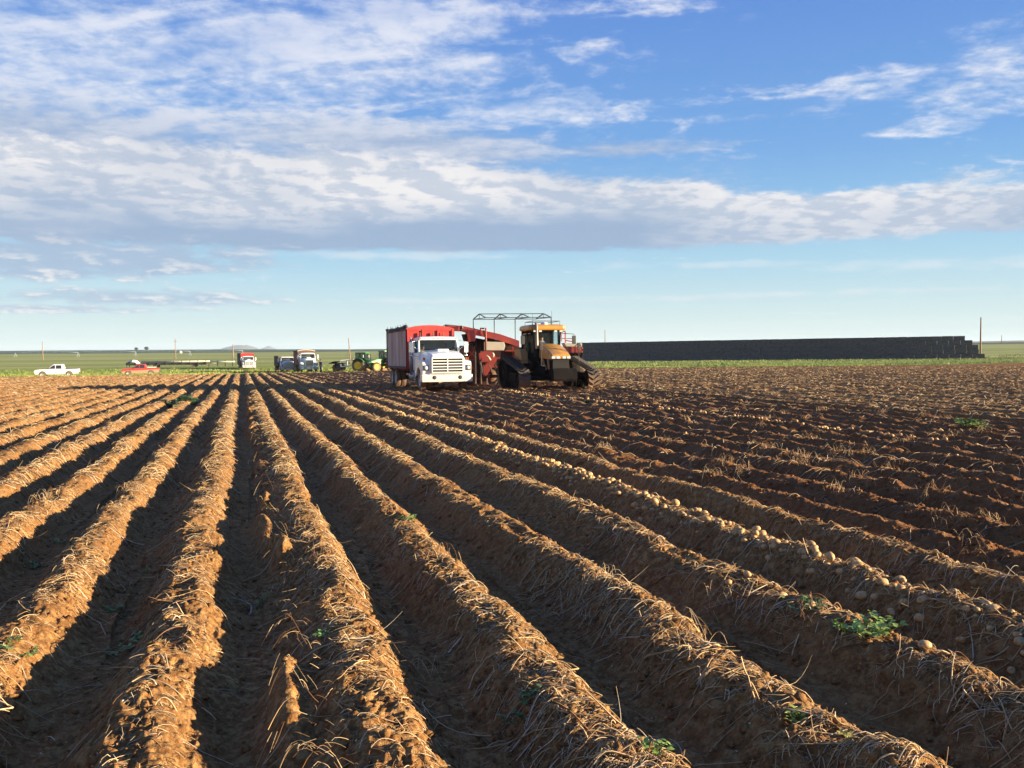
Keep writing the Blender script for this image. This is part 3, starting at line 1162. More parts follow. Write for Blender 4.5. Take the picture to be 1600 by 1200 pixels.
def weed(px, py, rad, h, n_st, label, green=(0.16, 0.27, 0.06), leaf=0.035, name='weed', seed=0):
    rd = random.Random(seed * 31 + 5)
    p = ground_pt(px, py)
    root = empty(name, p)
    tag(root, label, 'weed')
    V, F_, T = [], [], []
    st = MB()
    for i in range(n_st):
        a = rd.uniform(0, 6.28)
        b0 = Vector((math.cos(a), math.sin(a), 0)) * rad * rd.random() ** .6
        b0.z = gz(p.x + b0.x, p.y + b0.y) - p.z
        lean = Vector((math.cos(a) * rd.uniform(.1, .9), math.sin(a) * rd.uniform(.1, .9), 1)).normalized()
        hh = h * rd.uniform(.45, 1.1)
        pts = [b0 + lean * hh * t + Vector((0, 0, -0.25 * hh * t * t)) for t in (0, .35, .7, 1)]
        st.tube(pts, [.0022, .0018, .0014, .0008], 4)
        for k in range(rd.randint(5, 9)):
            t = rd.uniform(.15, 1.0)
            q = b0 + lean * hh * t + Vector((0, 0, -0.25 * hh * t * t))
            aa = rd.uniform(0, 6.28)
            dv = Vector((math.cos(aa), math.sin(aa), rd.uniform(-.1, .7)))
            L = leaf * rd.uniform(.6, 1.3)
            k0 = len(V)
            V += leaf_verts(q, dv, L, L * rd.uniform(.22, .34), Vector((rd.uniform(-.2, .2), rd.uniform(-.2, .2), 1)))
            F_ += [(k0, k0 + 1, k0 + 6), (k0 + 1, k0 + 2, k0 + 6), (k0 + 2, k0 + 3, k0 + 6), (k0 + 3, k0 + 4, k0 + 6), (k0 + 4, k0 + 5, k0 + 6), (k0 + 5, k0, k0 + 6)]
            g = rd.uniform(.7, 1.25)
            T += [(green[0] * g * rd.uniform(.9, 1.2), green[1] * g, green[2] * g)] * 7
    o = np_mesh('leaves', np.array([tuple(v) for v in V]), np.array(F_), M_LEAF, smooth=True, color=np.array(T))
    o.parent = root
    s2 = st.build('stem', M_STEM, root)
    return root


M_STEM = pmat('weed_stem', (0.16, 0.22, 0.06), rough=0.6)
WEEDS = [
    (1355, 992, .13, .13, 26, 'large bright green weed clump on a ridge crest near a lone potato', (0.22, 0.33, 0.07), .045),
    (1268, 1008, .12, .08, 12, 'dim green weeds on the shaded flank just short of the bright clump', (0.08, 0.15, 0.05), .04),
    (633, 812, .055, .075, 9, 'small leafy green weed at the edge of a straw covered crest, mid field', (0.20, 0.32, 0.07), .04),
    (406, 942, .03, .07, 4, 'tiny green seedling in the shaded wheelway between two ridges', (0.14, 0.26, 0.07), .028),
    (497, 998, .03, .06, 4, 'tiny green sprout on the flank below a pale bundle of stems', (0.13, 0.25, 0.07), .028),
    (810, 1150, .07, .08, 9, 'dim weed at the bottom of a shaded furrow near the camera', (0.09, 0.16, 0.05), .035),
    (1017, 1185, .03, .085, 7, 'upright green weed at the bottom edge of the picture beside a pale stem', (0.22, 0.32, 0.07), .03),
    (1245, 1135, .035, .045, 6, 'small yellow green weed on a ridge crest near the camera', (0.26, 0.34, 0.07), .03),
    (1333, 1165, .02, .07, 4, 'thin yellowish weed standing up from a ridge crest near the camera', (0.40, 0.36, 0.08), .028),
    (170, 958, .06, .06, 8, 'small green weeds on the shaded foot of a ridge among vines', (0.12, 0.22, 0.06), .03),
    (88, 850, .05, .05, 7, 'small green weed on a sunlit ridge beside long pale straws', (0.18, 0.26, 0.07), .03),
    (45, 890, .12, .06, 12, 'spreading patch of low green weeds on a sunlit ridge', (0.19, 0.26, 0.08), .035),
    (222, 898, .025, .05, 4, 'tiny green sprout in a shaded furrow', (0.13, 0.24, 0.07), .028),
    (185, 1020, .11, .06, 13, 'low green weeds caught under an arched dead vine', (0.17, 0.24, 0.07), .035),
    (15, 1020, .10, .05, 10, 'green weeds on the sunlit ridge at the edge of the picture', (0.18, 0.25, 0.07), .035),
    (587, 688, .06, .07, 8, 'small weed on a crest where the furrows run far back', (0.17, 0.27, 0.07), .04),
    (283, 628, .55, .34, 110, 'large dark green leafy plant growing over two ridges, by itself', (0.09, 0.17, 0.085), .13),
    (1525, 665, .30, .26, 40, 'bright green weed tuft alone on the far dug field', (0.22, 0.32, 0.08), .11),
    (812, 697, .10, .10, 14, 'small olive weed beside the potato band, far along the ridge', (0.16, 0.22, 0.07), .05),
    (910, 633, .25, .16, 16, 'low olive weed tuft on the litter beyond the tractor tracks', (0.15, 0.2, 0.07), .09),
]
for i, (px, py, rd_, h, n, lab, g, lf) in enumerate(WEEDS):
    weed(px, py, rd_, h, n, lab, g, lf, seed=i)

# ------------------------------------------------------------------ grass and rough growth behind the headland
def blades(n, xs, ys, h0, h1, w, name, label, cat, tone_a, tone_b, lean=0.35):
    h = rng.uniform(h0, h1, n) * (0.55 + 1.1 * np.clip(0.5 + vnoise(xs * 0.25, ys * 0.25, 61), 0, 1))
    z = ground_z(xs, ys, cell=np.full(n, 0.3)) - 0.03
    a = rng.uniform(0, math.pi, n)
    ww = w * rng.uniform(.6, 1.4, n)
    lx, ly = rng.normal(0, lean, n) * h, rng.normal(0, lean, n) * h
    c_, s_ = np.cos(a) * ww, np.sin(a) * ww
    v = np.stack([np.stack([xs - c_, ys - s_, z], -1), np.stack([xs + c_, ys + s_, z], -1),
                  np.stack([xs + lx * .5 + c_ * .6, ys + ly * .5 + s_ * .6, z + h * .6], -1),
                  np.stack([xs + lx * .5 - c_ * .6, ys + ly * .5 - s_ * .6, z + h * .6], -1),
                  np.stack([xs + lx, ys + ly, z + h], -1)], 1).reshape(-1, 3)
    k = np.arange(n)[:, None] * 5
    f = np.concatenate([k + np.array([[0, 1, 2]]), k + np.array([[0, 2, 3]]), k + np.array([[3, 2, 4]])])
    m = np.clip(0.5 + 1.3 * vnoise(xs * 0.12, ys * 0.12, 62) + 0.8 * vnoise(xs * 0.7, ys * 0.7, 63), 0, 1)[:, None]
    t = (np.array(tone_a) * (1 - m) + np.array(tone_b) * m) * rng.uniform(.7, 1.25, (n, 1))
    o = np_mesh(name, v, f, M_LEAF, color=np.repeat(t, 5, axis=0))
    tag(o, label, cat, kind='stuff')
    return o


def verge_pts(n, az0, az1, d0, d1):
    a = np.radians(rng.uniform(az0, az1, n)) + TH
    x0 = 112 * np.sin(a)
    d = rng.uniform(d0, d1, n) ** 1.0
    y = field_end(x0) + d
    x = y * np.tan(a)
    y = field_end(x) + d
    px = 800 + F_PX * np.tan(a - TH)
    keep = ~((px > 362) & (px < 625) & (d < 16) & (rng.random(n) < 0.96)) & ~((px > 40) & (px < 262) & (d < 3.0) & (rng.random(n) < .6))
    return x[keep], y[keep]


x, y = verge_pts(120000, -36, 36, 0.2, 26)
blades(len(x), x, y, 0.08, 0.30, 0.030, 'grass', 'rough sunlit grass and weeds along the far edge of the potato field', 'grass', (0.13, 0.185, 0.032), (0.27, 0.30, 0.068))
x, y = verge_pts(45000, -36, 36, 24, 75)
blades(len(x), x, y, 0.14, 0.38, 0.06, 'grass', 'tall grass growing between the headland and the open pasture', 'grass', (0.12, 0.16, 0.035), (0.25, 0.265, 0.07))

# ------------------------------------------------------------------ materials for machines
M_WHITE = pmat('white_paint', (0.78, 0.77, 0.73), (0.60, 0.56, 0.50), scale=2.2, rough=0.35, amount=0.5, dust=0.45, dust_z=1.2, coat=0.3)
M_CHROME = pmat('chrome', (0.72, 0.72, 0.72), (0.5, 0.47, 0.42), scale=8, rough=0.25, metal=1.0, amount=0.7)
M_STEEL = pmat('dull_steel', (0.42, 0.42, 0.43), (0.25, 0.22, 0.2), scale=6, rough=0.5, metal=0.7)
M_BLACK = pmat('black_paint', (0.018, 0.017, 0.018), (0.05, 0.038, 0.03), scale=4, rough=0.6, dust=0.25, dust_z=0.9)
M_PIT = pmat('dark_opening', (0.006, 0.006, 0.007), rough=0.9)
M_CLEAR = glass_mat('clear_glass', (0.78, 0.90, 0.92), 0.16)
M_RUBBER = pmat('tyre_rubber', (0.020, 0.019, 0.019), (0.045, 0.036, 0.03), scale=5, rough=0.9, dust=0.55, dust_z=0.75, bump=0.3)
M_RED = pmat('red_paint', (0.52, 0.030, 0.022), (0.40, 0.05, 0.035), scale=1.6, rough=0.5, amount=0.7, coat=0.1)
M_RED_DULL = pmat('faded_red_paint', (0.36, 0.050, 0.030), (0.24, 0.060, 0.040), scale=2.0, rough=0.7, amount=0.9, streak=True)
M_RAIL = pmat('dirty_rail', (0.16, 0.055, 0.045), (0.09, 0.04, 0.035), scale=3, rough=0.8, amount=0.9)
M_SIDE = pmat('weathered_box_side', (0.68, 0.51, 0.40), (0.38, 0.19, 0.14), scale=1.6, rough=0.8, amount=0.95, streak=True, bump=0.15)
M_BROWN = pmat('brown_box_side', (0.17, 0.095, 0.06), (0.10, 0.055, 0.04), scale=1.6, rough=0.8, amount=0.9, streak=True)
M_TARP = pmat('dark_tarp', (0.030, 0.034, 0.034), (0.07, 0.07, 0.065), scale=5, rough=0.75, bump=0.4)
M_CREAM = pmat('cream_tarp', (0.68, 0.60, 0.44), (0.55, 0.45, 0.33), scale=3, rough=0.7)
M_AMBER = pmat('amber_lens', (0.75, 0.16, 0.03), (0.6, 0.1, 0.02), rough=0.25)
M_LENS = pmat('lamp_lens', (0.55, 0.56, 0.56), (0.4, 0.4, 0.4), rough=0.12, scale=20)
M_GLASS = glass_mat('window_glass', (0.62, 0.70, 0.72), 0.32)
M_CABIN = pmat('cabin_trim', (0.045, 0.047, 0.055), (0.03, 0.03, 0.035), rough=0.8)
M_YELLOW = pmat('yellow_paint', (0.62, 0.30, 0.028), (0.50, 0.24, 0.04), scale=2.5, rough=0.45, amount=0.6, dust=0.4, dust_z=2.0, coat=0.2)
M_YRIM = pmat('yellow_rim_paint', (0.78, 0.52, 0.02), (0.6, 0.38, 0.03), scale=3, rough=0.5)
M_GREEN = pmat('green_paint', (0.035, 0.19, 0.035), (0.03, 0.13, 0.03), scale=2.5, rough=0.4, coat=0.2, dust=0.2)
M_SKIN = pmat('skin', (0.50, 0.26, 0.17), (0.42, 0.2, 0.13), rough=0.6)


def wheel(root, x, y, r, w, side, rim_mat=None, rr=0.56, name='wheel', dual=False, lugs=0, tyre=None):
    """tyre with a rounded shoulder and a dished rim, axle along y; side = +1 when the outer face looks to +y"""
    t = MB()
    hw = w / 2
    prof = [(r * rr, -hw * .8), (r * .80, -hw), (r * .94, -hw * .92), (r, -hw * .6), (r, hw * .6), (r * .94, hw * .92), (r * .80, hw), (r * rr, hw * .8)]
    t.lathe(prof, (0, 0, 0), 'y', 28)
    n = 36 if not lugs else lugs
    for k in range(n):
        a = 2 * math.pi * k / n
        for sgn in (-1, 1):
            aa = a + (math.pi / n if sgn > 0 else 0)
            c, s_ = math.cos(aa), math.sin(aa)
            lug = r * (1.018 if not lugs else 1.05)
            da = 0.05 if not lugs else 0.085
            pts = []
            for rad_ in (r * .97, lug):
                for (dy, off) in ((0.03 * w * sgn, -da * (0 if not lugs else 1)), (hw * .88 * sgn, da)):
                    for e in (-.022 if not lugs else -.03, .022 if not lugs else .03):
                        q = aa + off + e
                        pts.append((math.cos(q) * rad_, dy, math.sin(q) * rad_))
            t.raw(pts, [(0, 1, 3, 2), (4, 6, 7, 5), (0, 4, 5, 1), (2, 3, 7, 6), (0, 2, 6, 4), (1, 5, 7, 3)])
    wo = t.build(name, tyre or M_RUBBER, root, loc=(x, y, r))
    rm = MB()
    rm.lathe([(r * (rr + .02), hw * .82 * side), (r * (rr - .03), hw * .84 * side), (r * (rr - .10), hw * .45 * side), (r * .26, hw * .30 * side),
              (r * .22, hw * .62 * side), (r * .12, hw * .66 * side), (0.001, hw * .66 * side)], (0, 0, 0), 'y', 24)
    for k in range(8):
        a = 2 * math.pi * k / 8
        rm.tube([(math.cos(a) * r * .33, hw * .30 * side, math.sin(a) * r * .33), (math.cos(a) * r * .33, hw * .40 * side, math.sin(a) * r * .33)], r * .028, 6)
    rm.build('rim', rim_mat or M_STEEL, wo)
    return wo


def bulk_truck(loc, rz, label, red=M_RED, side_mat=M_SIDE, box_top=3.05, peak=0.17, box_len=6.3, paint=M_WHITE, grille='bars', header=None,
               crown_mat=None, group=None, cabz=0.0, hoodw=0.72, fine=True, bumper=M_WHITE, stack=True, sc=1.0):
    root = empty('bulk_truck', loc, rz)
    root.scale = (sc, sc, sc)
    tag(root, label, 'truck', group)
    # chassis
    f = MB()
    for s_ in (-1, 1):
        f.box(-9.9, -0.35, s_ * .43 - .05, s_ * .43 + .05, .72, .98)
    for x in (-.6, -2.4, -4.4, -6.6, -8.4, -9.8):
        f.box(x - .05, x + .05, -.38, .38, .76, .94)
    f.tube([(-1.15, -1.0, .5), (-1.15, 1.0, .5)], .06, 8)
    for x in (-7.75, -9.0):
        f.tube([(x, -1.0, .5), (x, 1.0, .5)], .09, 8)
        f.lathe([(.05, -.25), (.2, -.15), (.24, 0), (.2, .15), (.05, .25)], (x, 0, .5), 'x', 12)
    for s_ in (-1, 1):
        f.tube([(-1.6, s_ * .5, .62), (-1.15, s_ * .5, .50), (-.7, s_ * .5, .62)], .04, 6)
    f.tube([(-2.2, 0, .72), (-7.6, 0, .56)], .06, 8)
    f.build('frame', M_BLACK, root)
    # bumper
    b = MB()
    b.box(-.16, 0.0, -1.22, 1.22, .43, .78, .03)
    for s_ in (-1, 1):
        b.box(-.50, -.14, s_ * 1.22 - .03 * s_, s_ * 1.22, .45, .76, .02)
    bo = b.build('bumper', bumper, root)
    for s_ in (-1, 1):
        m = MB()
        m.lathe([(.001, .0), (.085, .0), (.095, .012), (.06, .03), (.001, .03)], (0.0, s_ * .62, .64), 'x', 14)
        m.build('fog_lamp', M_CABIN, bo)
    # nose: fenders with wheel arch, sloping bonnet
    hz = 1.77 + cabz
    n_ = MB()
    arch = [(-1.15 + .62 * math.cos(a), .50 + .62 * math.sin(a)) for a in [R(x) for x in range(8, 173, 15)]]
    prof = [(-.10, .80), (-.06, 1.15), (-.10, 1.36), (-.22, 1.43), (-.9, 1.47), (-1.75, 1.50), (-1.95, 1.45), (-1.95, .62), (-1.77, .60)]
    poly = [(-.10, .62), (-.53, .60)] + arch + prof[::-1][1:]
    for s_ in (-1, 1):
        y0, y1 = sorted((s_ * .70, s_ * 1.17))
        n_.prism(poly, 'y', y0, y1)
    # front panel of the nose, in two steps either side of the grille
    secs = []
    for (x, w, zt, zs) in ((-.03, hoodw + .12, hz - .10, hz - .30), (-.10, hoodw + .15, hz - .01, hz - .20), (-.5, hoodw + .17, hz + .06, hz - .14),
                           (-1.2, hoodw + .20, hz + .13, hz - .10), (-1.85, hoodw + .27, hz + .16, hz - .08)):
        secs.append([(x, -w, .80), (x, -w, zs - .15), (x, -w + .03, zs), (x, -w + .16, zt - .03), (x, -w * .4, zt + .01), (x, 0, zt + .035),
                     (x, w * .4, zt + .01), (x, w - .16, zt - .03), (x, w - .03, zs), (x, w, zs - .15), (x, w, .80)])
    n_.loft(secs)
    n_.box(-1.5, -.85, -.28, .28, hz + .10, hz + .22, .05)
    no = n_.build('bonnet', paint, root, bevel=.02)
    g = MB()
    gw, g0, g1 = hoodw + .02, .88, hz - .22
    g.box(-.02, .012, -gw, gw, g0, g1)
    go = g.build('grille', M_PIT if grille != 'tan' else M_CREAM, no)
    gb = MB()
    if grille == 'bars':
        for k in range(6):
            z = g0 + (g1 - g0) * k / 5
            gb.box(.012, .055, -gw - .02, gw + .02, z - .025, z + .025)
        gb.box(.014, .06, -.022, .022, g0, g1)
        for s_ in (-1, 1):
            gb.box(.012, .05, s_ * gw - .02, s_ * gw + .02, g0 - .02, g1 + .02)
    else:
        for k in range(15):
            y = -gw + 2 * gw * (k + .5) / 15
            gb.box(.012, .03, y - .012, y + .012, g0, g1)
        gb.box(.012, .05, -gw - .03, gw + .03, g1, g1 + .05)
        gb.box(.012, .05, -gw - .03, gw + .03, g0 - .05, g0)
        for s_ in (-1, 1):
            gb.box(.012, .05, s_ * gw - .03, s_ * gw + .03, g0, g1)
    gb.build('grille_bars', {'bars': M_WHITE, 'tan': M_CREAM}.get(grille, M_CHROME), go)
    for s_ in (-1, 1):
        m = MB()
        m.box(-.10, -.035, s_ * 1.02 - .12, s_ * 1.02 + .12, .97, 1.22, .01)
        h = m.build('headlight', M_BLACK, no)
        m = MB()
        m.lathe([(.001, .03), (.05, .027), (.085, .012), (.092, 0.0), (.10, -.004)], (-.035, s_ * 1.02, 1.095), 'x', 16)
        m.build('lens', M_LENS, h)
        m = MB()
        m.box(-.42, -.30, s_ * 1.05 - .06, s_ * 1.05 + .06, 1.45, 1.58, .02)
        m.build('turn_signal', M_AMBER, no)
        m = MB()
        m.box(-1.95, -1.7, s_ * .80, s_ * 1.16, .34, .70)
        m.build('mud_flap', M_RUBBER, root)
    # cab: shell with real window openings
    cz = cabz
    cab = MB()
    X0, X1, Wd = -1.78, -3.28, 1.03
    zb, zw, zr = .95, 1.84 + cz, 2.46 + cz
    cab.box(X1, X0, -Wd, Wd, zb, zb + .08)
    cab.box(X1, X1 + .06, -Wd, Wd, zb, zr)                      # rear wall
    cab.box(X0 - .12, X0, -Wd, Wd, zb + .08, zw)                # cowl
    for s_ in (-1, 1):                                           # door pillars and quarter
        y0, y1 = sorted((s_ * (Wd - .05), s_ * Wd))
        cab.box(X1 + .06, X1 + .36, y0, y1, zb + .08, zr)
        wy = s_ * (Wd - .04)
        cab.bar((X0 - .03, wy, zw), (X0 - .34, s_ * (Wd - .09), zr), .075, .10)
    sec = []
    for (x, w, z0, z1) in ((X0 - .20, Wd - .10, zr - .02, zr + .05), (X0 - .27, Wd - .05, zr - .03, zr + .12), (X0 - .5, Wd - .02, zr - .03, zr + .15),
                           (X1 + .1, Wd - .02, zr - .02, zr + .13), (X1, Wd - .06, zr - .02, zr + .06)):
        sec.append([(x, -w, z0), (x, -w, (z0 + z1) / 2 + .02), (x, -w + .12, z1), (x, 0, z1 + .02), (x, w - .12, z1), (x, w, (z0 + z1) / 2 + .02), (x, w, z0)])
    cab.loft(sec)
    co = cab.build('cab', paint, root, bevel=.015)
    for s_ in (-1, 1):
        d = MB()
        y0, y1 = sorted((s_ * (Wd - .045), s_ * (Wd + .004)))
        d.box(X1 + .37, X0 - .13, y0, y1, zb - .12, zw - .02)
        do = d.build('door', paint, co, bevel=.01)
        gl = MB()
        gl.prism([(X1 + .38, zw - .02), (X0 - .10, zw - .02), (X0 - .36, zr - .02), (X1 + .38, zr - .02)], 'y', s_ * (Wd - .04) - .005, s_ * (Wd - .04) + .005)
        gl.build('side_window', M_GLASS, co)
        m = MB()
        m.bar((X0 - .36, s_ * (Wd - .02), zw), (X0 - .46, s_ * (Wd - .04), zr - .02), .03)
        m.box(X1 + .5, X1 + .64, s_ * (Wd + .005), s_ * (Wd + .03), zw - .16, zw - .12)
        m.build('door_handle', M_CHROME, co)
        # mirror on its bracket
        m = MB()
        ym = s_ * 1.38
        m.tube([(X0 - .15, s_ * Wd, zw + .58), (X0 - .05, ym, zw + .50), (X0 - .05, ym, zw - .12), (X0 - .15, s_ * Wd, zw - .22)], .014, 6)
        m.tube([(X0 - .15, s_ * Wd, zw + .1), (X0 - .05, ym, zw + .42)], .010, 5)
        m.box(X0 - .11, X0 - .02, ym - .10, ym + .10, zw - .02, zw + .50, .02)
        mo = m.build('mirror', M_WHITE if s_ > 0 else M_CHROME, co)
        m = MB()
        m.lathe([(.001, .03), (.05, .02), (.075, 0), (.001, 0)], (X0 - .03, ym - s_ * .02, zw - .16), 'x', 12)
        m.build('convex_mirror', M_CHROME, mo)
    ws = MB()
    ws.raw([(X0 - .03, -Wd + .10, zw), (X0 - .03, Wd - .10, zw), (X0 - .33, Wd - .15, zr), (X0 - .33, -Wd + .15, zr)], [(0, 1, 2, 3)])
    wso = ws.build('windshield', M_GLASS, co)
    wp = MB()
    for y in (-.45, .38):
        wp.tube([(X0 - .0, y, zw + .02), (X0 - .06, y + .48, zw + .16)], .010, 5)
    wp.build('wiper', M_BLACK, wso)
    for y in (-.90, -.22, 0.0, .22, .90):
        m = MB()
        m.box(X0 - .26, X0 - .185, y - .055, y + .055, zr + .045, zr + .085, .01)
        m.build('marker_light', M_AMBER, co)
    # inside
    m = MB()
    m.box(X0 - .45, X0 - .13, -Wd + .1, Wd - .1, zw - .22, zw - .03, .04)
    m.box(X1 + .10, X1 + .75, -Wd + .15, Wd - .15, 1.25 + cz, 1.42 + cz, .05)
    m.box(X1 + .08, X1 + .22, -Wd + .15, Wd - .15, 1.40 + cz, 2.02 + cz, .05)
    m.build('seat', M_CABIN, co)
    m = MB()
    ctr = Vector((X0 - .52, .52, zw - .02))
    ring = [ctr + Vector((math.sin(a) * .20 * .55, math.cos(a) * .22, math.sin(a) * .17)) for a in [2 * math.pi * k / 20 for k in range(21)]]
    m.tube(ring, .014, 6, cap=False)
    m.tube([ctr, ctr + Vector((.22, 0, -.30))], .02, 6)
    m.tube([ring[0], ring[10]], .012, 5)
    m.build('steering_wheel', M_BLACK, co)
    # tanks, steps, intake and exhaust
    for s_ in (-1, 1):
        m = MB()
        m.lathe([(.001, -.55), (.26, -.55), (.28, -.52), (.28, .52), (.26, .55), (.001, .55)], (-3.9 + .2, s_ * .80, .66), 'x', 18)
        m.build('fuel_tank', M_STEEL, root)
        m = MB()
        m.box(-3.0, -2.15, s_ * .62, s_ * 1.05, .48, .53)
        m.box(-3.0, -2.15, s_ * .70, s_ * 1.0, .76, .80)
        m.box(-2.98, -2.92, s_ * .64, s_ * .98, .50, .95)
        m.box(-2.2, -2.14, s_ * .64, s_ * .98, .50, .95)
        m.build('step', M_STEEL, root)
    if stack:
        m = MB()
        m.tube([(-3.36, -1.12, .72), (-3.36, -1.12, 1.5), (-3.36, -1.12, 2.42 + cz)], [.055, .09, .09], 14)
        m.tube([(-3.36, -1.12, 2.42 + cz), (-3.36, -1.12, 2.54 + cz), (-3.44, -1.12, 2.60 + cz)], .05, 12)
        m.build('exhaust_stack', M_STEEL, root)
    # bulk box
    bx0, bx1 = -3.85, -3.85 - box_len
    zt, z0, w = box_top, 1.04, 1.22
    bb = MB()
    bb.box(bx1, bx0, -w + .15, w - .15, z0 - .02, z0 + .10)
    bb.box(bx1, bx1 + .07, -w, w, z0, zt)
    for x in np.arange(bx1 + .4, bx0, .75):
        bb.box(x - .04, x + .04, -w + .05, w - .05, z0 - .12, z0 - .03)
    bo = bb.build('bulk_box', M_RED_DULL, root)
    for s_ in (-1, 1):
        m = MB()
        y0, y1 = sorted((s_ * (w - .05), s_ * w))
        m.box(bx1 + .07, bx0 - .12, y0, y1, z0 + .10, zt)
        for x in np.linspace(bx1 + .8, bx0 - .8, 6):
            m.box(x - .02, x + .02, s_ * (w + .001), s_ * (w + .012), z0 + .09, zt - .07)
        so_ = m.build('box_side', side_mat, bo)
        m = MB()
        for x in (bx1 + .03, bx0 - .06):
            m.box(x - .055, x + .055, s_ * w - .02 * s_, s_ * (w + .045), z0 - .02, zt + .03)
        m.box(bx1, bx0, s_ * w, s_ * (w + .035), zt - .07, zt + .02)
        m.box(bx1, bx0, s_ * w, s_ * (w + .035), z0 - .02, z0 + .09)
        m.build('side_rail', M_RAIL, so_)
    # headboard with an arched top
    m = MB()
    top = [(y, zt + peak * (1 - (abs(y) / w) ** 2.2) + .02) for y in np.linspace(-w, w, 15)]
    m.prism([(-w, z0), (w, z0)] + top[::-1], 'x', bx0 - .06, bx0)
    ho = m.build('headboard', red, bo)
    m = MB()
    for y in (-1.16, -.40, .40, 1.16):
        m.box(bx0, bx0 + .07, y - .045, y + .045, z0, zt - .02)
    m.box(bx0, bx0 + .05, -w, w, zt - .10, zt - .03)
    m.build('rib', red, ho)
    if fine:
        for y in (-.55, .12, .62):
            m = MB()
            m.box(bx0 + .072, bx0 + .15, y - .03, y + .03, 2.42, 2.86)
            m.prism([(y - .16, 2.42), (y, 2.42), (y, 2.74), (y - .16, 2.60)], 'x', bx0 + .074, bx0 + .12)
            m.build('bracket', M_BROWN, ho)
    # rolled tarp lying along one edge and bows over the top
    m = MB()
    pts, rs = [], []
    for i in range(16):
        t_ = i / 15
        pts.append((bx0 - .02 - t_ * (box_len - .1), -w - .01 + .02 * math.sin(i * 1.7), zt + .12 - .05 * math.sin(t_ * 3.1) + .015 * math.sin(i * 2.3)))
        rs.append(.085 + .02 * math.sin(i * 1.3))
    m.tube(pts, rs, 9)
    for i in range(0, 15, 2):
        p = pts[i]
        m.tube([(p[0], p[1], p[2] + .05), (p[0] + .04, p[1] - .03, p[2] + .18)], .012, 4)
    m.build('rolled_tarp', M_TARP, bo)
    if header:
        m = MB()
        sec = []
        for x in (bx0 + .02, bx0 - .2, bx0 - box_len):
            sec.append([(x, y, z + .10) for (y, z) in top] + [(x, y, z + .02) for (y, z) in top[::-1]])
        m.loft(sec)
        m.build('tarp_cover', header, bo)
    m = MB()
    for x in np.linspace(bx1 + .7, bx0 - .8, 5):
        m.tube([(x, y, z + .0) for (y, z) in top], .02, 5)
    m.build('bow', M_STEEL, bo)
    # wheels
    for s_ in (-1, 1):
        wheel(root, -1.15, s_ * 1.0, .50, .27, s_)
        for x in (-7.75, -9.0):
            wheel(root, x, s_ * .76, .50, .25, s_)
            wheel(root, x, s_ * 1.05, .50, .25, s_)
        m = MB()
        arc = [(-7.75 + .60 * math.cos(a), .5 + .60 * math.sin(a)) for a in [R(k) for k in range(75, 130, 9)]]
        m.prism(arc + [(x * 1.0 - .0, z - .03) for (x, z) in arc[::-1]], 'y', *sorted((s_ * .62, s_ * 1.2)))
        m.build('mudguard', M_YRIM, root)
    return root


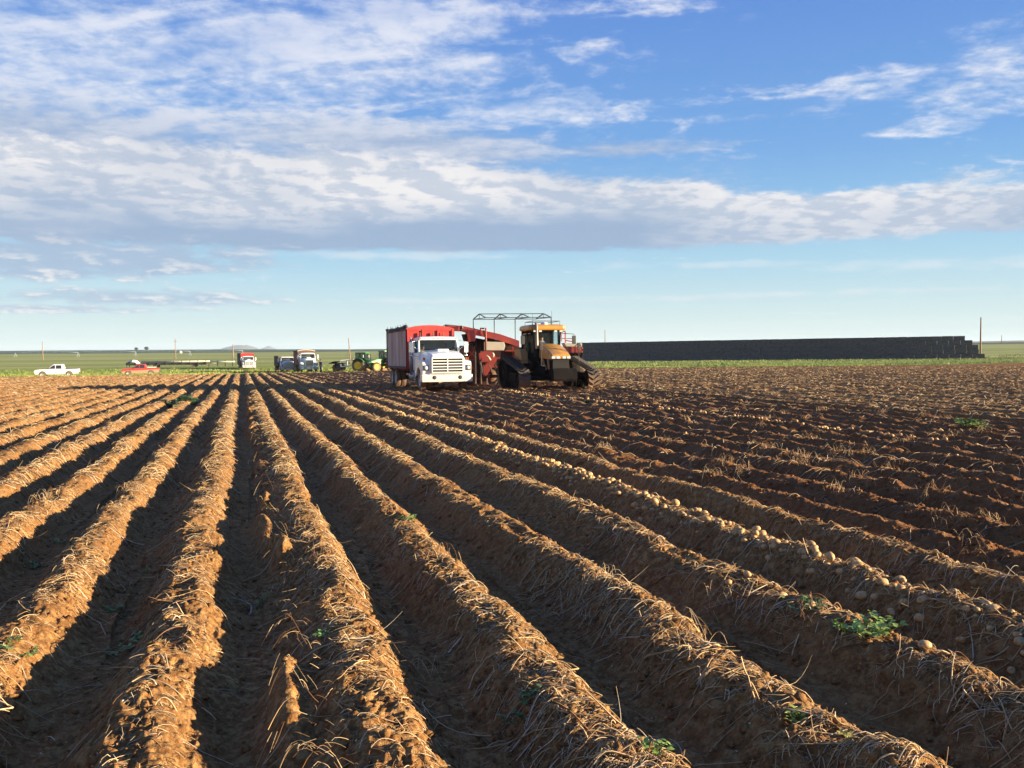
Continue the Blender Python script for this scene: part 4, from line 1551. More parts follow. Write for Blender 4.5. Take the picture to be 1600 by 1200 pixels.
# ------------------------------------------------------------------ people
def person(name, loc, rz, joints, rads, label, shirt, trousers, hat=None, cat='person', hair=(0.03, 0.02, 0.015)):
    """one skinned body; joints: name -> (x, y, z), x forward, y left"""
    root = empty(name, loc, rz)
    tag(root, label, cat)
    J = joints

    def skin(nm, chain, mat, scale=1.0, extra=0.0, rootj=None):
        names, edges = [], []
        for ch in chain:
            for a, b in zip(ch, ch[1:]):
                for q in (a, b):
                    if q not in names:
                        names.append(q)
                e = (names.index(a), names.index(b))
                edges.append(e)
        me = bpy.data.meshes.new(nm)
        me.from_pydata([J[q] for q in names], edges, [])
        o = bpy.data.objects.new(nm, me)
        COL.objects.link(o)
        o.parent = root
        md = o.modifiers.new('skin', 'SKIN')
        for i, q in enumerate(names):
            r_ = rads[q] * scale + extra
            sv = me.skin_vertices[0].data[i]
            sv.radius = (r_, r_)
            sv.use_root = (i == names.index(rootj or names[0]))
        md.use_smooth_shade = True
        s2 = o.modifiers.new('sub', 'SUBSURF')
        s2.levels = s2.render_levels = 2
        me.materials.append(mat)
        return o

    body = [['pelvis', 'waist', 'chest', 'neck', 'chin', 'head', 'crown']]
    body[0:0] = []
    for s_ in ('l', 'r'):
        body.append(['chest', 'sh' + s_, 'el' + s_, 'wr' + s_, 'hd' + s_])
        for k in range(1, 5):
            body.append(['hd' + s_, 'f%d%s' % (k, s_)])
        body.append(['wr' + s_, 'th' + s_])
        body.append(['pelvis', 'hip' + s_, 'kn' + s_, 'an' + s_, 'toe' + s_])
    for s_ in ('l', 'r'):
        hd, wr = Vector(J['hd' + s_]), Vector(J['wr' + s_])
        d = (hd - wr).normalized()
        sd_ = d.cross(Vector((0, 1, 0.3))).normalized()
        for k in range(1, 5):
            J['f%d%s' % (k, s_)] = hd + d * (.075 - .008 * abs(k - 2.3)) + sd_ * (.018 * (k - 2.5))
            rads['f%d%s' % (k, s_)] = .009
        J['th' + s_] = wr + d * .06 + sd_ * .05
        rads['th' + s_] = .011
    skin('body', body, M_SKIN, rootj='pelvis')
    shc = [['pelvis', 'waist', 'chest', 'neckb']]
    for s_ in ('l', 'r'):
        shc.append(['chest', 'sh' + s_, 'el' + s_, 'cuff' + s_])
        J['cuff' + s_] = Vector(J['el' + s_]).lerp(Vector(J['wr' + s_]), .8)
        rads['cuff' + s_] = .035
    J['neckb'] = Vector(J['chest']).lerp(Vector(J['neck']), .7)
    rads['neckb'] = .06
    skin('shirt', shc, shirt, 1.0, .012, 'pelvis')
    trc = [['waistb', 'pelvis']]
    J['waistb'] = Vector(J['pelvis']).lerp(Vector(J['waist']), .5)
    rads['waistb'] = rads['pelvis']
    for s_ in ('l', 'r'):
        trc.append(['pelvis', 'hip' + s_, 'kn' + s_, 'an' + s_])
    skin('trousers', trc, trousers, 1.0, .016, 'pelvis')
    hd = Vector(J['head'])
    m = MB()
    if hat:
        m.lathe([(.112, -.01), (.115, .03), (.10, .085), (.06, .115), (.001, .122)], hd + Vector((-.005, 0, .035)), 'z', 16)
        m.prism([(.06, -.08), (.19, -.06), (.21, 0), (.19, .06), (.06, .08)], 'z', hd.z + .022, hd.z + .034)
        for i in range(len(m.v) - 10, len(m.v)):
            v = m.v[i]
            m.v[i] = (v[0] + hd.x, v[1] + hd.y, v[2])
        m.build('cap', hat, root)
    else:
        m.lathe([(.100, -.05), (.112, .0), (.112, .04), (.09, .10), (.05, .125), (.001, .13)], hd + Vector((-.02, 0, .02)), 'z', 14)
        m.build('hair', pmat('hair', hair, rough=.8), root)
    return root


BR = {'pelvis': .15, 'waist': .13, 'chest': .155, 'neck': .058, 'chin': .075, 'head': .095, 'crown': .06,
      'shl': .07, 'shr': .07, 'ell': .045, 'elr': .045, 'wrl': .028, 'wrr': .028, 'hdl': .034, 'hdr': .034,
      'hipl': .095, 'hipr': .095, 'knl': .06, 'knr': .06, 'anl': .042, 'anr': .042, 'toel': .035, 'toer': .035}


def seated(h=0.0):
    return {'pelvis': (0, 0, .12), 'waist': (-.02, 0, .32), 'chest': (-.02, 0, .50), 'neck': (0, 0, .66), 'chin': (.035, 0, .74), 'head': (.02, 0, .80), 'crown': (.01, 0, .87),
            'shl': (-.01, .20, .56), 'shr': (-.01, -.20, .56), 'ell': (.12, .27, .33), 'elr': (.12, -.27, .33), 'wrl': (.36, .18, .40), 'wrr': (.36, -.18, .40),
            'hdl': (.43, .16, .42), 'hdr': (.43, -.16, .42), 'hipl': (.05, .10, .10), 'hipr': (.05, -.10, .10), 'knl': (.48, .14, .14), 'knr': (.48, -.14, .14),
            'anl': (.62, .14, -.26), 'anr': (.62, -.14, -.26), 'toel': (.80, .14, -.30), 'toer': (.80, -.14, -.30)}


def standing():
    return {'pelvis': (0, 0, .96), 'waist': (0, 0, 1.12), 'chest': (0, 0, 1.32), 'neck': (0, 0, 1.50), 'chin': (.035, 0, 1.57), 'head': (.015, 0, 1.64), 'crown': (.0, 0, 1.71),
            'shl': (0, .20, 1.40), 'shr': (0, -.20, 1.40), 'ell': (-.03, .25, 1.12), 'elr': (-.03, -.25, 1.12), 'wrl': (.06, .24, .88), 'wrr': (.06, -.24, .88),
            'hdl': (.08, .24, .80), 'hdr': (.08, -.24, .80), 'hipl': (0, .10, .90), 'hipr': (0, -.10, .90), 'knl': (.03, .12, .50), 'knr': (-.02, -.12, .50),
            'anl': (-.02, .13, .08), 'anr': (-.06, -.13, .08), 'toel': (.14, .14, .04), 'toer': (.10, -.14, .04)}


# ------------------------------------------------------------------ the trucks
ROWS = -math.pi / 2          # a machine working its way down the rows towards the camera
p = wpos(699.5, 44.2)
TRUCK_Z = -0.09
truck = bulk_truck((p.x, p.y, TRUCK_Z), ROWS, 'white bulk truck with red headboard driving over dug ridges beside the red harvester', sc=1.06)
M_TEAL = pmat('teal_shirt', (0.16, 0.36, 0.33), (0.12, 0.28, 0.26), rough=.8)
M_RCAP = pmat('red_cap', (0.55, 0.05, 0.04), rough=.8)
M_DENIM = pmat('denim', (0.05, 0.08, 0.16), (0.03, 0.05, 0.10), rough=.9)
M_PALE = pmat('pale_shirt', (0.55, 0.52, 0.45), rough=.8)


def ride(root, local):
    q = root.matrix_basis if False else Matrix.Translation(root.location) @ Matrix.Rotation(root.rotation_euler.z, 4, 'Z') @ Matrix.Scale(root.scale.x, 4)
    return q @ Vector(local)


person('person', ride(truck, (-2.72, .50, 1.40)), ROWS, seated(), dict(BR), 'driver in red cap and teal shirt at the wheel of the white truck', M_TEAL, M_DENIM, M_RCAP)
person('person', ride(truck, (-2.74, -.62, 1.38)), ROWS, seated(), dict(BR), 'passenger in pale shirt on the far seat of the white truck', M_PALE, M_DENIM)

M_GREYW = pmat('grey_white_paint', (0.60, 0.60, 0.60), (0.42, 0.40, 0.40), scale=2.2, rough=0.4, amount=0.6, dust=0.4, dust_z=1.4)


def on_ground(px, d, dz=0.0):
    q = wpos(px, d)
    q.z = gz(q.x, q.y) + dz
    return q


bulk_truck(on_ground(390, 168, .0), ROWS + R(5), 'distant white truck with red headboard and brown box, nearest a pale pole', side_mat=M_BROWN, box_len=7.0, box_top=3.05, fine=False, sc=1.0)
bulk_truck(on_ground(452, 131, .02), ROWS + R(4), 'lower grey white truck with tan grille parked against a taller truck', side_mat=M_BROWN, box_len=5.5, box_top=2.45, paint=M_GREYW, grille='tan', fine=False,
           cabz=-.12, hoodw=.62, bumper=M_CREAM, red=M_BROWN, stack=False, peak=.05, sc=.95)
bulk_truck(on_ground(484, 122, .02), ROWS + R(2), 'tall white truck with chrome grille and cream tarp over a reddish box', side_mat=M_RED_DULL, box_len=5.8, box_top=2.92, paint=M_WHITE, grille='chrome', header=M_CREAM, fine=False,
           cabz=.12, hoodw=.50, bumper=M_STEEL, red=M_BROWN, sc=1.0)
q = on_ground(501.5, 121)
person('person', q, ROWS + R(-60), standing(), dict(BR), 'person in blue work clothes standing beside the tall cream topped truck', M_DENIM, pmat('dark_trousers', (.06, .06, .09), rough=.9))

# ------------------------------------------------------------------ tracked tractor pulling the harvester
def belt_outline(c1, r1, c2, r2, n=14):
    """outer outline (x, z) of a belt round a big rear wheel c1 and a smaller front idler c2"""
    d = math.hypot(c2[0] - c1[0], c2[1] - c1[1])
    base = math.atan2(c2[1] - c1[1], c2[0] - c1[0])
    al = math.acos((r1 - r2) / d)
    pts = []
    for i in range(n + 1):                                  # round the rear wheel, top to bottom
        a = base + al + (2 * math.pi - 2 * al) * i / n
        pts.append((c1[0] + r1 * math.cos(a), c1[1] + r1 * math.sin(a)))
    for i in range(n + 1):                                  # round the front idler, bottom to top
        a = base - al + 2 * al * i / n
        pts.append((c2[0] + r2 * math.cos(a), c2[1] + r2 * math.sin(a)))
    return pts


def resample(pts, n):
    P_ = np.array(pts + [pts[0]])
    s_ = np.concatenate([[0], np.cumsum(np.hypot(*np.diff(P_, axis=0).T))])
    t = np.linspace(0, s_[-1], n, endpoint=False)
    return [(float(np.interp(q, s_, P_[:, 0])), float(np.interp(q, s_, P_[:, 1]))) for q in t]


M_TRACK = pmat('track_rubber', (0.026, 0.023, 0.022), (0.075, 0.050, 0.034), scale=3, rough=0.9, dust=0.6, dust_z=1.2, bump=0.3)
M_TYELLOW = pmat('tractor_yellow', (0.50, 0.23, 0.022), (0.33, 0.16, 0.045), scale=2.0, rough=0.45, amount=0.9, coat=0.2)
M_DUSTY = pmat('dusty_yellow', (0.42, 0.22, 0.05), (0.25, 0.14, 0.07), scale=2.0, rough=0.7, amount=0.9)
M_EXH = pmat('exhaust_metal', (0.36, 0.25, 0.17), (0.2, 0.14, 0.1), scale=6, rough=0.5, metal=0.4)
M_DARK = pmat('dark_body', (0.007, 0.0065, 0.008), (0.018, 0.013, 0.010), scale=3, rough=0.7, amount=0.8)


M_DARK.node_tree.nodes['Principled BSDF'].inputs['Specular IOR Level'].default_value = 0.12
M_DARK.node_tree.nodes['Principled BSDF'].inputs['Roughness'].default_value = 0.9


def tracked_tractor(loc, rz, label):
    root = empty('tracked_tractor', loc, rz)
    tag(root, label, 'tractor')
    G = 1.84
    for s_ in (-1, 1):
        out = belt_outline((-1.35, .86), .84, (1.45, .56), .54)
        rs = resample(out, 84)
        m = MB()
        bw = .30
        secs = []
        cx = sum(p[0] for p in rs) / len(rs)
        nrm = []
        for i, p in enumerate(rs):
            a, b = rs[i - 1], rs[(i + 1) % len(rs)]
            d = Vector((b[0] - a[0], b[1] - a[1])).normalized()
            nrm.append(Vector((-d.y, d.x)) * -1)
        # make sure the normals point outward
        if (Vector(rs[0]) + nrm[0] - Vector((cx, .7))).length < (Vector(rs[0]) - Vector((cx, .7))).length:
            nrm = [-q for q in nrm]
        vs_, fs = [], []
        n = len(rs)
        for p, q in zip(rs, nrm):
            for (o, y) in ((0, -bw), (0, bw), (-.05, bw), (-.05, -bw)):
                vs_.append((p[0] + q.x * o, y, p[1] + q.y * o))
        for i in range(n):
            j = (i + 1) % n
            for k in range(4):
                fs.append((i * 4 + k, i * 4 + (k + 1) % 4, j * 4 + (k + 1) % 4, j * 4 + k))
        m.raw(vs_, fs)
        for i in range(0, n, 2):                             # slanting lugs, meeting in a chevron
            for sg in (-1, 1):
                j = (i + 2) % n
                a, b = Vector(rs[i]), Vector(rs[(i + 1) % n])
                a2, b2 = Vector(rs[(j - 1 + n) % n]), Vector(rs[j])
                na, nb = nrm[i], nrm[j]
                pts = []
                for h in (-.005, .062):
                    pts += [(a.x + na.x * h, .015 * sg, a.y + na.y * h), ((a.x + b.x) / 2 + na.x * h, .015 * sg, (a.y + b.y) / 2 + na.y * h),
                            (b2.x + nb.x * h, bw * sg, b2.y + nb.y * h), ((a2.x + b2.x) / 2 + nb.x * h, bw * sg, (a2.y + b2.y) / 2 + nb.y * h)]
                m.raw(pts, [(0, 1, 2, 3), (7, 6, 5, 4), (0, 4, 5, 1), (1, 5, 6, 2), (2, 6, 7, 3), (3, 7, 4, 0)])
        tr = m.build('track', M_TRACK, root, loc=(0, s_ * G, 0))
        for (x, z, r_, nm) in ((-1.35, .86, .775, 'drive_wheel'), (1.45, .56, .475, 'idler_wheel'), (-.35, .27, .20, 'roller'), (.15, .27, .20, 'roller'), (.65, .27, .20, 'roller')):
            w = MB()
            prof = [(r_, -.22), (r_, .22), (r_ * .9, .24), (r_ * .82, .10), (r_ * .35, .06), (r_ * .3, .20), (.001, .22)]
            w.lathe([(a, b * s_) for a, b in prof], (0, 0, 0), 'y', 26)
            w.lathe([(r_, -.22 * s_), (.001, -.22 * s_)], (0, 0, 0), 'y', 26)
            if r_ > .4:
                for k in range(8):
                    a = 2 * math.pi * k / 8
                    w.tube([(math.cos(a) * r_ * .58, .04 * s_, math.sin(a) * r_ * .58), (math.cos(a) * r_ * .58, .12 * s_, math.sin(a) * r_ * .58)], r_ * .10, 8)
            w.build(nm, M_DARK, tr, loc=(x, 0, z))
        w = MB()
        w.prism([(-.9, .50), (1.1, .40), (1.25, .62), (.9, .86), (-.7, .95)], 'y', -.14, .14)
        w.build('track_frame', M_DARK, tr)
    f = MB()
    f.box(-2.0, 1.9, -.42, .42, .72, 1.12, .03)
    f.tube([(-1.35, -G + .2, .86), (-1.35, G - .2, .86)], .17, 12)
    f.tube([(.9, -G + .2, .62), (.9, G - .2, .62)], .12, 12)
    f.box(-2.3, -1.9, -.5, .5, .55, 1.3, .03)
    f.box(-.2, 1.4, -.62, -.42, .85, 1.25, .05)
    f.box(-.2, 1.4, .42, .62, .85, 1.25, .05)
    f.build('frame', M_DARK, root)
    # engine hood, falling towards the nose
    def hsec(x, w, z0, zt, r_=.14):
        return [(x, -w, z0), (x, -w, zt - r_), (x, -w + r_ * .5, zt - r_ * .25), (x, -w * .5, zt), (x, 0, zt + .02), (x, w * .5, zt), (x, w - r_ * .5, zt - r_ * .25), (x, w, zt - r_), (x, w, z0)]
    h = MB()
    h.loft([hsec(-.05, .56, 1.72, 2.40), hsec(.6, .57, 1.68, 2.36), hsec(1.2, .56, 1.62, 2.22), hsec(1.75, .54, 1.60, 2.03), hsec(2.08, .51, 1.60, 1.86, .10), hsec(2.14, .48, 1.62, 1.80, .08)])
    ho = h.build('hood', M_TYELLOW, root, bevel=.01)
    s2 = MB()
    s2.loft([hsec(-.05, .50, 1.10, 1.71, .02), hsec(1.9, .47, 1.02, 1.60, .02), hsec(2.06, .46, 1.02, 1.60, .02)])
    s2.build('engine_side', M_DARK, ho)
    for s_ in (-1, 1):
        m = MB()
        m.prism([(.45, 2.05), (.65, 2.05), (1.15, 1.35), (1.45, 1.15), (1.45, 1.05), (1.05, 1.25)], 'y', *sorted((s_ * .52, s_ * .575)))
        m.prism([(1.55, 1.60), (1.72, 1.60), (1.85, 1.10), (1.70, 1.10)], 'y', *sorted((s_ * .49, s_ * .55)))
        m.build('side_trim', M_DUSTY, ho)
    m = MB()
    m.box(2.06, 2.11, -.44, .44, 1.06, 1.59)
    g_ = m.build('grille', M_DARK, ho)
    m = MB()
    for k in range(9):
        z = 1.10 + .055 * k
        m.box(2.11, 2.125, -.42, .42, z, z + .02)
    m.build('grille_bars', M_BLACK, g_)
    for y in (-.40, -.16, .16, .40):
        m = MB()
        m.box(2.10, 2.165, y - .095, y + .095, 1.62, 1.74, .02)
        m.build('headlight', M_LENS, ho)
    # suitcase weights on the nose
    m = MB()
    m.box(2.0, 2.35, -.40, .40, .74, .98, .02)
    wr = m.build('weight_bracket', M_DARK, root)
    for k in range(14):
        y = -.62 + 1.24 * (k + .5) / 14
        m = MB()
        m.prism([(2.36, .48), (2.72, .50), (2.80, .62), (2.80, 1.02), (2.70, 1.12), (2.42, 1.14), (2.36, 1.02)], 'y', y - .041, y + .041)
        m.build('weight', M_DARK, wr, bevel=.01)
    # cab
    cb = MB()
    X0, X1, Wd = -.10, -1.80, .86
    cb.box(X1, X0, -Wd + .08, Wd - .08, 1.12, 1.62, .03)
    cb.box(X1, X1 + .08, -Wd, Wd, 1.60, 3.12)
    for s_ in (-1, 1):
        cb.bar((X0 + .02, s_ * (Wd - .22), 1.6), (X0 - .02, s_ * (Wd - .10), 3.12), .06, .07)
        cb.bar((X0 - .62, s_ * Wd, 1.6), (X0 - .66, s_ * Wd, 3.12), .07, .07)
        cb.bar((X1 + .05, s_ * Wd, 1.6), (X1 + .12, s_ * Wd, 3.12), .09, .09)
    cb.box(X1, X0, -Wd, Wd, 1.58, 1.66)
    co = cb.build('cab', M_DARK, root)
    rf = MB()
    def rsec(z, g0, r_=.22):
        xa, xb, w = X1 - .12 + g0, X0 + .32 - g0, Wd + .16 - g0
        p_ = []
        for (cx, cy, a0) in ((xb - r_ * 1.6, w - r_, 0), (xa + r_, w - r_, 90), (xa + r_, -w + r_, 180), (xb - r_ * 1.6, -w + r_, 270)):
            for k in range(5):
                a = R(a0 + 90 * k / 4)
                p_.append((cx + math.cos(a) * (r_ if a0 in (90, 180) else r_ * 1.6), cy + math.sin(a) * r_, z))
        return p_
    rf.loft([rsec(3.10, .10), rsec(3.13, .02), rsec(3.20, 0), rsec(3.32, .02), rsec(3.39, .10), rsec(3.42, .30)])
    ro = rf.build('roof', M_TYELLOW, co)
    m = MB()
    m.lathe([(.19, 0), (.19, .08), (.14, .14), (.001, .155)], (X0 - .55, .05, 3.42), 'z', 18)
    m.build('gps_dome', M_WHITE, ro)
    m = MB()
    m.tube([(X0 - .1, -Wd + .1, 3.38), (X0 - .1, -Wd + .1, 3.60), (X0 - .1, Wd - .1, 3.60), (X0 - .1, Wd - .1, 3.38)], .018, 6)
    m.tube([(X1 + .3, -Wd + .1, 3.38), (X1 + .3, -Wd + .1, 3.58), (X1 + .3, Wd - .1, 3.58), (X1 + .3, Wd - .1, 3.38)], .018, 6)
    m.tube([(X0 - .1, -Wd + .1, 3.60), (X1 + .3, -Wd + .1, 3.58)], .014, 5)
    m.tube([(X0 - .1, Wd - .1, 3.60), (X1 + .3, Wd - .1, 3.58)], .014, 5)
    m.build('roof_rail', M_BLACK, ro)
    m = MB()
    m.tube([(X1 + .2, -.3, 3.40), (X1 + .2, -.3, 4.05)], .008, 4)
    m.tube([(X1 + .3, .75, 3.36), (X1 + .3, .75, 4.2)], .008, 4)
    m.build('aerial', M_BLACK, ro)
    for y in (-.72, -.42, .42, .72):
        m = MB()
        m.box(X0 + .15, X0 + .22, y - .08, y + .08, 3.02, 3.11, .015)
        m.build('work_lamp', M_LENS, ro)
    gl = MB()
    gl.raw([(X0 + .02, -Wd + .24, 1.66), (X0 + .02, Wd - .24, 1.66), (X0 - .02, Wd - .12, 3.10), (X0 - .02, -Wd + .12, 3.10)], [(0, 1, 2, 3)])
    gl.build('windshield', M_CLEAR, co)
    for s_ in (-1, 1):
        gl = MB()
        gl.raw([(X0 + .02, s_ * (Wd - .20), 1.66), (X0 - .60, s_ * (Wd - .005), 1.66), (X0 - .63, s_ * (Wd - .005), 3.10), (X0 - .02, s_ * (Wd - .08), 3.10)], [(0, 1, 2, 3)])
        gl.raw([(X0 - .66, s_ * (Wd - .005), 1.66), (X1 + .1, s_ * (Wd - .005), 1.66), (X1 + .14, s_ * (Wd - .005), 3.10), (X0 - .68, s_ * (Wd - .005), 3.10)], [(0, 1, 2, 3)])
        gl.build('side_window', M_CLEAR, co)
        # fender over the rear half of each track
        m = MB()
        arc = [(-1.35 + 1.02 * math.cos(a), .86 + 1.02 * math.sin(a)) for a in [R(k) for k in range(35, 150, 12)]]
        m.prism(arc + [(x, z - .07) for (x, z) in arc[::-1]], 'y', *sorted((s_ * .80, s_ * 1.30)))
        m.prism([(-1.9, 1.62), (-.55, 1.52), (-.62, 1.95), (-1.0, 2.15), (-1.75, 2.12)], 'y', *sorted((s_ * .90, s_ * 1.28)))
        m.build('fender', M_DUSTY, root, bevel=.03)
        m = MB()
        for k in range(4):
            z = .55 + .27 * k
            m.box(-.72, -.22, s_ * (.95 + .20 - .06 * k) - .10, s_ * (.95 + .20 - .06 * k) + .10, z, z + .03)
        m.bar((-.74, s_ * 1.17, .5), (-.74, s_ * .95, 1.55), .04)
        m.bar((-.20, s_ * 1.17, .5), (-.20, s_ * .95, 1.55), .04)
        m.build('ladder', M_DARK, root)
        m = MB()
        y = s_ * (Wd + .55)
        m.tube([(X0 - .05, s_ * Wd, 2.95), (X0 + .30, y, 2.90), (X0 + .30, y, 2.40)], .018, 6)
        m.box(X0 + .25, X0 + .32, y - .10, y + .10, 2.38, 2.82, .02)
        m.build('mirror', M_BLACK, co)
        m = MB()
        m.tube([(1.9, s_ * .60, 1.2), (2.0, s_ * 1.0, 1.3), (2.0, s_ * 1.0, 2.1)], .02, 6)
        m.box(1.96, 2.04, s_ * 1.0 - .07, s_ * 1.0 + .07, 2.05, 2.42, .015)
        m.build('lamp_post', M_BLACK, root)
    m = MB()
    m.tube([(.25, -.66, 1.5), (.25, -.66, 2.2), (.25, -.66, 3.25), (.20, -.66, 3.40), (.08, -.66, 3.48)], [.085, .085, .06, .06, .06], 12)
    m.build('exhaust_pipe', M_EXH, root)
    m = MB()
    m.tube([(.25, -.66, 1.45), (.25, -.66, 2.15)], .13, 12)
    m.build('muffler', M_DARK, root)
    m = MB()
    m.box(-1.35, -.85, -.26, .26, 1.66, 2.0, .06)
    m.box(-1.45, -1.30, -.24, .24, 1.95, 2.65, .06)
    m.build('seat', M_CABIN, co)
    m = MB()
    ctr = Vector((-.50, 0, 2.22))
    ring = [ctr + Vector((math.sin(a) * .10, math.cos(a) * .20, math.sin(a) * .16)) for a in [2 * math.pi * k / 18 for k in range(19)]]
    m.tube(ring, .016, 6, cap=False)
    m.tube([ctr, (-.28, 0, 1.66)], .04, 8)
    m.box(-.35, -.18, -.3, .3, 1.66, 2.05, .04)
    m.build('steering_wheel', M_BLACK, co)
    return root


HEAD_T = math.atan2((-FWD * math.cos(R(16)) + RIGHT * math.sin(R(16))).y, (-FWD * math.cos(R(16)) + RIGHT * math.sin(R(16))).x)
q = wpos(856, 46.4)
trac = tracked_tractor((q.x, q.y, -0.16), HEAD_T, 'yellow tracked tractor with dark nose weights pulling the red potato harvester')
person('person', ride(trac, (-1.06, .02, 1.92)), HEAD_T, seated(), dict(BR), 'tractor driver in dark blue shirt behind the glass of the yellow tractor', M_DENIM, M_DENIM, M_DARK)

# ------------------------------------------------------------------ red potato harvester with its loading boom
def harvester(loc, rz, label):
    root = empty('potato_harvester', loc, rz)
    tag(root, label, 'harvester')
    inv = (Matrix.Translation(loc) @ Matrix.Rotation(rz, 4, 'Z')).inverted()

    def L(px, py, d):
        """machine coordinates of the point sighted at (px, py) at distance d: how the machine was measured up"""
        hy = 557.5 - 0.0106 * (px - 800)
        w = wpos(px, d, EYE + (hy - py) / F_PX * d)
        return inv @ w

    def panel(mb, pix, d, th=.06):
        a = [L(x, y, d) for x, y in pix]
        b = [p + Vector((-th, 0, 0)) for p in a]
        n = len(a)
        mb.raw(a + b, [tuple(range(n)), tuple(range(2 * n - 1, n - 1, -1))] + [(i, n + i, n + (i + 1) % n, (i + 1) % n) for i in range(n)])

    # boom: two side boards with a belt between them
    side = [(696, 508), (720, 508.5), (745, 514), (782, 522), (812, 532.5), (812, 542), (776, 530.5), (742, 523.5), (722, 518), (700, 517)]
    bm_ = MB()
    panel(bm_, side, 50.6, .05)
    panel(bm_, side, 51.8, .05)
    for (x, y) in ((700, 511), (720, 511.5), (745, 517), (765, 522), (785, 526), (808, 535)):
        bm_.bar(L(x, y, 50.6), L(x, y, 51.8), .07)
    bo = bm_.build('boom', M_RED_BOOM, root)
    m = MB()
    mid = [(701, 513), (722, 514.5), (744, 520), (780, 528), (811, 538)]
    for a, b in zip(mid, mid[1:]):
        p0, p1, p2, p3 = L(*a, 50.65), L(*b, 50.65), L(*b, 51.75), L(*a, 51.75)
        o = Vector((0, 0, .05))
        m.raw([p0, p1, p2, p3, p0 + o, p1 + o, p2 + o, p3 + o], [(3, 2, 1, 0), (4, 5, 6, 7), (0, 1, 5, 4), (1, 2, 6, 5), (2, 3, 7, 6), (3, 0, 4, 7)])
    m.tube([L(699, 512, 50.6), L(699, 512, 51.8)], .14, 12)
    m.build('conveyor_belt', M_RUBBER, bo)
    m = MB()
    panel(m, [(733, 514), (746, 515), (743, 533), (736, 534)], 50.45, .9)
    m.build('discharge_chute', M_RED_BOOM, bo)
    m = MB()
    for d in (50.6, 51.8):
        m.tube([L(690, 512, d), L(697, 507.5, d), L(724, 509.5, d), L(724, 514, d)], .025, 5)
    m.bar(L(690, 512, 50.6), L(690, 512, 51.8), .05)
    m.build('tip_rail', M_STEEL, bo)
    for (a, b) in (((742, 513), (744, 520)), ((757, 516), (757.5, 526)), ((722, 509), (720, 517)), ((757, 514), (752, 513))):
        m = MB()
        m.bar(L(*a, 50.52), L(*b, 50.52), .10, .06)
        m.build('stiffener', M_DARK, bo)
    m = MB()
    m.tube([L(752, 521, 50.3), L(752, 513, 50.3), L(760, 512.5, 50.3), L(760, 532, 50.3), L(760, 575, 50.3)], .055, 6)
    m.build('boom_post', M_RED_DULL, root)
    m = MB()
    panel(m, [(727, 522), (735, 524), (737, 532), (744, 535), (744, 540), (730, 533)], 51.0, .8)
    m.build('boom_underside', M_DARK, bo)
    # upright side elevator and main body
    m = MB()
    panel(m, [(744, 528), (761, 531), (762, 602), (742, 600)], 51.6, 1.6)
    m.build('side_elevator', M_DARKRED, root)
    m = MB()
    for k in range(9):
        y = 536 + 7 * k
        m.bar(L(743.5, y, 51.55), L(761, y + 1, 51.55), .05)
    for x in (743.5, 752, 761):
        m.bar(L(x, 530, 51.5), L(x, 600, 51.5), .07)
    for (x, y) in ((739.5, 541), (744, 539.5), (744.5, 533)):
        m.tube([L(x, y, 51.1), L(x + .3, y, 51.4)], .07, 8)
    m.build('elevator_frame', M_BLACK, root)
    m = MB()
    panel(m, [(762, 545), (905, 541), (908, 566), (893, 583), (768, 588)], 53.2, 2.2)
    m.build('picking_bed', M_DARKRED, root)
    m = MB()
    for (a, b) in (((762, 560), (905, 556)), ((770, 573), (812, 575)), ((762, 588), (890, 586)), ((785, 560), (783, 595)), ((820, 558), (820, 590)), ((860, 556), (862, 585))):
        m.bar(L(*a, 53.0), L(*b, 53.0), .11)
    m.build('bed_frame', M_RED_DULL, root)
    m = MB()
    panel(m, [(727, 540), (745, 538), (745, 602), (729, 600)], 52.6, 1.4)
    panel(m, [(788, 541), (818, 543), (818, 582), (786, 582)], 51.9, .6)
    panel(m, [(761, 527), (812, 540), (812, 549), (789, 549), (789, 533.5), (761, 533.5)], 51.7, .4)
    m.build('hopper_wall', M_DARKRED, root)
    m = MB()
    for (a, b) in (((730, 545), (745, 560)), ((745, 545), (731, 560)), ((730, 566), (745, 580)), ((730, 562), (745, 562))):
        m.bar(L(*a, 51.6), L(*b, 51.6), .08)
    m.build('cross_brace', M_RED_DULL, root)
    m = MB()
    for (a, b) in (((790, 548), (816, 548)), ((790, 560), (816, 561)), ((802, 542), (803, 580))):
        m.bar(L(*a, 51.6), L(*b, 51.6), .08)
    m.build('cross_brace', M_RED_DULL, root)
    m = MB()
    for k in range(7):
        x = 766 + 7 * k
        m.tube([L(x, 562, 51.0), L(x + 2, 568 + k % 3, 50.8), L(x + 1, 576, 50.8), L(x + 3, 584, 51.0)], .03, 5)
    m.tube([L(764, 570, 50.6), L(775, 566, 50.6), L(790, 571, 50.6), L(812, 568, 50.8)], .05, 6)
    m.build('hydraulic_hose', M_BLACK, root)
    # cream shields
    m = MB()
    panel(m, [(760.5, 534), (788.5, 534.5), (790, 540), (788, 547.5), (760.5, 547.5)], 50.2, .5)
    m.build('side_shield', M_CREAMP, root, bevel=.02)
    m = MB()
    panel(m, [(882, 535.8), (910, 536.3), (910, 542), (885, 541.5)], 51.0, .5)
    m.build('side_shield', M_CREAMP, root, bevel=.02)
    m = MB()
    panel(m, [(893, 542.2), (911, 542.2), (911, 551), (893, 551)], 51.0, .5)
    m.build('side_panel', M_RED_BOOM, root, bevel=.02)
    m = MB()
    panel(m, [(893, 552), (911, 552), (908, 563), (893, 566)], 51.3, .7)
    m.build('undercarriage', M_DARK, root)
    # digger cheek, hoses and coulters in front of the body
    m = MB()
    panel(m, [(750, 552), (758, 548.5), (770, 549), (775, 556), (777, 563), (769, 575), (759, 588), (757, 578), (762, 566), (751, 563)], 49.8, .25)
